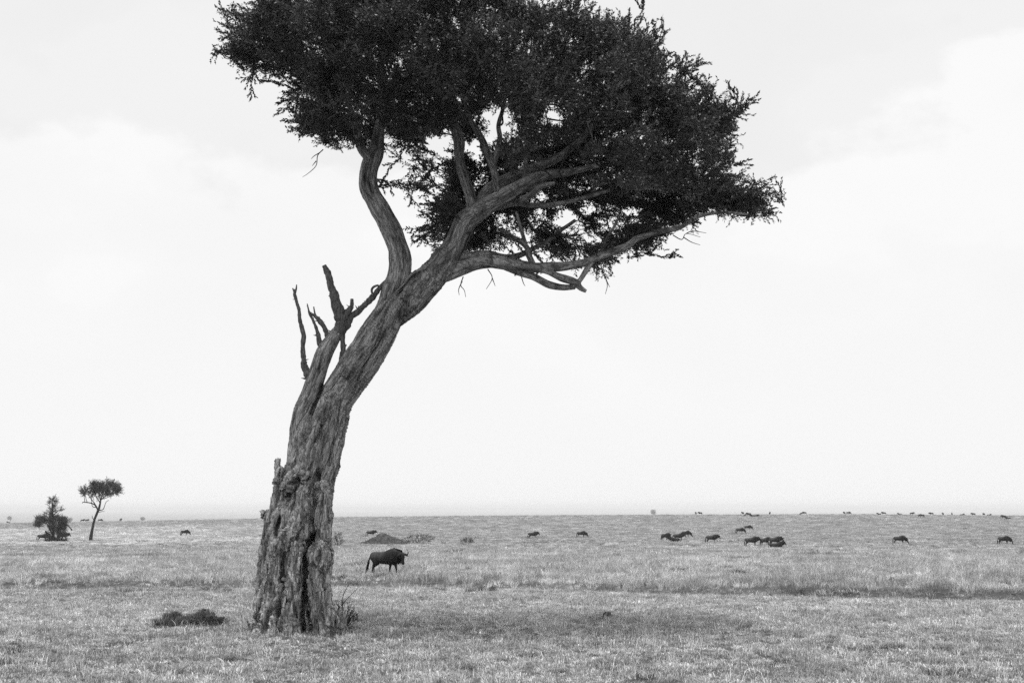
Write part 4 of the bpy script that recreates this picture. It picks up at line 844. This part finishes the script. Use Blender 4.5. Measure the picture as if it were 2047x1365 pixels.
    fringe('mane', True, M_hair, 260, .06, .15); fringe('beard', False, M_hair, 300, .12, .34) if pose == 'hero' else fringe('beard', False, M_hair, 120, .08, .2)
    return parts
PROT = {}
def wb(px, py, head, pose, label, D=None, scale=1.0, seed=0, group=None):
    c = ground_at(px, py) if D is None else at_dist(px, D)
    key = (pose, seed)
    if key not in PROT: PROT[key] = make_wb(pose, {'hero': -.75, 'lie': .0}.get(pose, [0, .35, -.5][seed % 3]), .02 if pose == 'hero' else .03, seed)
    o = empty('wildebeest', (c[0], c[1], c[2] - (.0 if pose != 'lie' else .02)), math.radians(head), label=label, category='wildebeest'); o.scale = (scale,) * 3
    if group: o['group'] = group
    for nm, me_, _ in PROT[key]: link(nm, me_, o)
    return o
G1, G2 = 'wildebeest grazing across the middle of the plain', 'tiny wildebeest along the horizon'
wb(770, 1152, -27, 'hero', 'nearest and largest wildebeest, head turned to us, curved horns, right of the trunk', scale=.95)
wb(741, 1073, 6, 'stand', 'wildebeest standing just behind the low overgrown earth mound', group=G1)
wb(369, 1071, -8, 'graze', 'lone wildebeest grazing in the sunlit grass between small tree and big trunk', group=G1)
wb(1065, 1077, 12, 'stand', 'lone standing wildebeest with pale back, left of the single grazing one', group=G1, seed=1)
wb(1162, 1075, -10, 'graze', 'lone wildebeest grazing head-down, right of the lone standing one', group=G1, seed=1)
GA, GB = 'left herd cluster', 'right herd cluster'
wb(1330, 1081, -48, 'stand', 'wildebeest standing at the left end of the left cluster, turned half away', group=G1, seed=2)
wb(1348, 1082.5, 175, 'lie', 'wildebeest lying under the standing animals of the left cluster', group=G1)
wb(1356, 1081.5, 4, 'stand', 'long-bodied wildebeest standing right behind the lying one in the left cluster', group=G1)
wb(1371, 1074, -30, 'graze', 'wildebeest lowering its head at the right rear of the left cluster', group=G1)
wb(1423, 1086, 3, 'stand', 'lone wildebeest in profile midway between the two clusters', group=G1, seed=1)
wb(1479, 1067, -4, 'graze', 'larger of two wildebeest grazing above the right cluster', group=G1, seed=1)
wb(1495, 1060, -15, 'graze', 'smaller and farther of two wildebeest grazing above the right cluster', group=G1, scale=.95)
wb(1502, 1093, 4, 'stand', 'biggest wildebeest at the left end of the right cluster', group=G1)
wb(1529, 1091, 30, 'stand', 'wildebeest with raised horns in the middle of the right cluster', group=G1, seed=2, scale=.9)
wb(1549, 1092, 12, 'stand', 'wildebeest standing at the right end of the right cluster above a lying one', group=G1, seed=1)
wb(1552, 1095, 0, 'lie', 'wildebeest lying at the right end of the right cluster', group=G1)
wb(1798, 1088, -8, 'graze', 'lone humped wildebeest grazing far right, second from the right edge', group=G1)
wb(2007, 1089, -38, 'graze', 'lone wildebeest grazing nearest the right edge of the view', group=G1, seed=1)
wb(85, 1082, 8, 'graze', 'wildebeest grazing in the shade left of the ragged bush', group=G1, seed=1)
wb(126, 1080, 5, 'stand', 'wildebeest half hidden behind the right side of the ragged bush', group=G1)
HZ = [(17, 150, 'lie', 'tiny wildebeest on the horizon at the far left edge'), (165, 0, 'stand', 'tiny wildebeest on the horizon just left of the small tree trunk, left of a pair'), (174, 60, 'stand', 'tiny wildebeest on the horizon just left of the small tree trunk, right of a pair'), (200, 10, 'graze', 'tiny wildebeest on the horizon just right of the small tree trunk'), (241, 80, 'stand', 'tiny end-on wildebeest on the horizon well right of the small tree'),
 (1391, 95, 'stand', 'tiny end-on wildebeest on the horizon, left of a pair above the left cluster'), (1400, 200, 'stand', 'tiny wildebeest on the horizon, right of a pair above the left cluster'), (1485, 110, 'stand', 'tiny end-on wildebeest on the horizon, leftmost of the tight horizon group'), (1489, 60, 'lie', 'tiny lying wildebeest below the end-on one in the tight horizon group'), (1497, 168, 'stand', 'largest standing wildebeest of the tight horizon group, facing left'), (1504, 180, 'lie', 'tiny lying wildebeest under the largest of the tight horizon group'), (1512, 0, 'lie', 'tiny lying wildebeest at the right end of the tight horizon group'),
 (1539, 70, 'stand', 'tiny wildebeest alone on the horizon right of the tight horizon group'), (1600, 60, 'lie', 'tiny low wildebeest on the horizon beside a grazing one'), (1608, 175, 'graze', 'tiny grazing wildebeest on the horizon right of a low one'), (1688, 100, 'stand', 'tiny upright end-on wildebeest on the horizon, left of a grazing one'), (1696, 0, 'graze', 'tiny grazing wildebeest on the horizon right of an end-on one'), (1757, 190, 'lie', 'tiny low wildebeest on the horizon above the lone humped one, first of a pair'), (1767, 180, 'stand', 'tiny wildebeest on the horizon above the lone humped one, second of a pair'), (1799, 180, 'lie', 'tiny resting wildebeest on the horizon directly above the lone humped grazer'),
 (1823, 0, 'stand', 'tiny pale-backed wildebeest on the horizon left of a nearer dark one'), (1843, 175, 'graze', 'small dark wildebeest just below the horizon line, grazing leftwards'), (1862, 150, 'stand', 'tiny slanting wildebeest on the horizon right of the nearer dark one'), (1885, 90, 'stand', 'very small end-on wildebeest on the horizon, far right stretch'), (1903, 75, 'stand', 'taller end-on wildebeest on the horizon, far right stretch'), (1923, 0, 'lie', 'faint low wildebeest on the horizon right of the taller end-on one'), (1946, 180, 'stand', 'pale wildebeest in profile on the horizon, far right stretch'), (1967, 95, 'stand', 'thin dark end-on wildebeest on the horizon, far right stretch'), (1977, 0, 'lie', 'faint lying wildebeest on the horizon beside the thin end-on one'), (2007, 185, 'stand', 'dark wildebeest in profile at the right end of the horizon'), (2015, 170, 'lie', 'lying wildebeest beside the dark one at the right end of the horizon')]
for i, (px, hd, ps, lab) in enumerate(HZ):
    D = {1489: 560, 1504: 545, 1512: 550, 1497: 560, 1843: 520, 2007: 505, 2015: 500}.get(px, 618 if ps != 'lie' else 606)
    wb(px, 0, hd, ps, lab, D=D, group=G2)

# ------------------------------------------------------------------ air
hz = bpy.data.meshes.new('haze'); X0, Y0, Z0, Z1 = 45000., 58000., -95., 22.0
hz = newmesh('haze', [(-X0, -3000, Z0), (X0, -3000, Z0), (X0, Y0, Z0), (-X0, Y0, Z0), (-X0, -3000, Z1), (X0, -3000, Z1), (X0, Y0, Z1), (-X0, Y0, Z1)], np.array([(3, 2, 1, 0), (4, 5, 6, 7), (0, 1, 5, 4), (1, 2, 6, 5), (2, 3, 7, 6), (3, 0, 4, 7)]))
hm = bpy.data.materials.new('air'); hm.use_nodes = True; hn = hm.node_tree.nodes; hn.remove(hn['Principled BSDF']); pv = hn.new('ShaderNodeVolumePrincipled'); pv.inputs['Color'].default_value = (1, 1, 1, 1); pv.inputs['Density'].default_value = 0.00013; pv.inputs['Anisotropy'].default_value = 0.0
hm.node_tree.links.new(pv.outputs[0], hn['Material Output'].inputs['Volume']); hz.materials.append(hm)
link('haze', hz, kind='stuff')
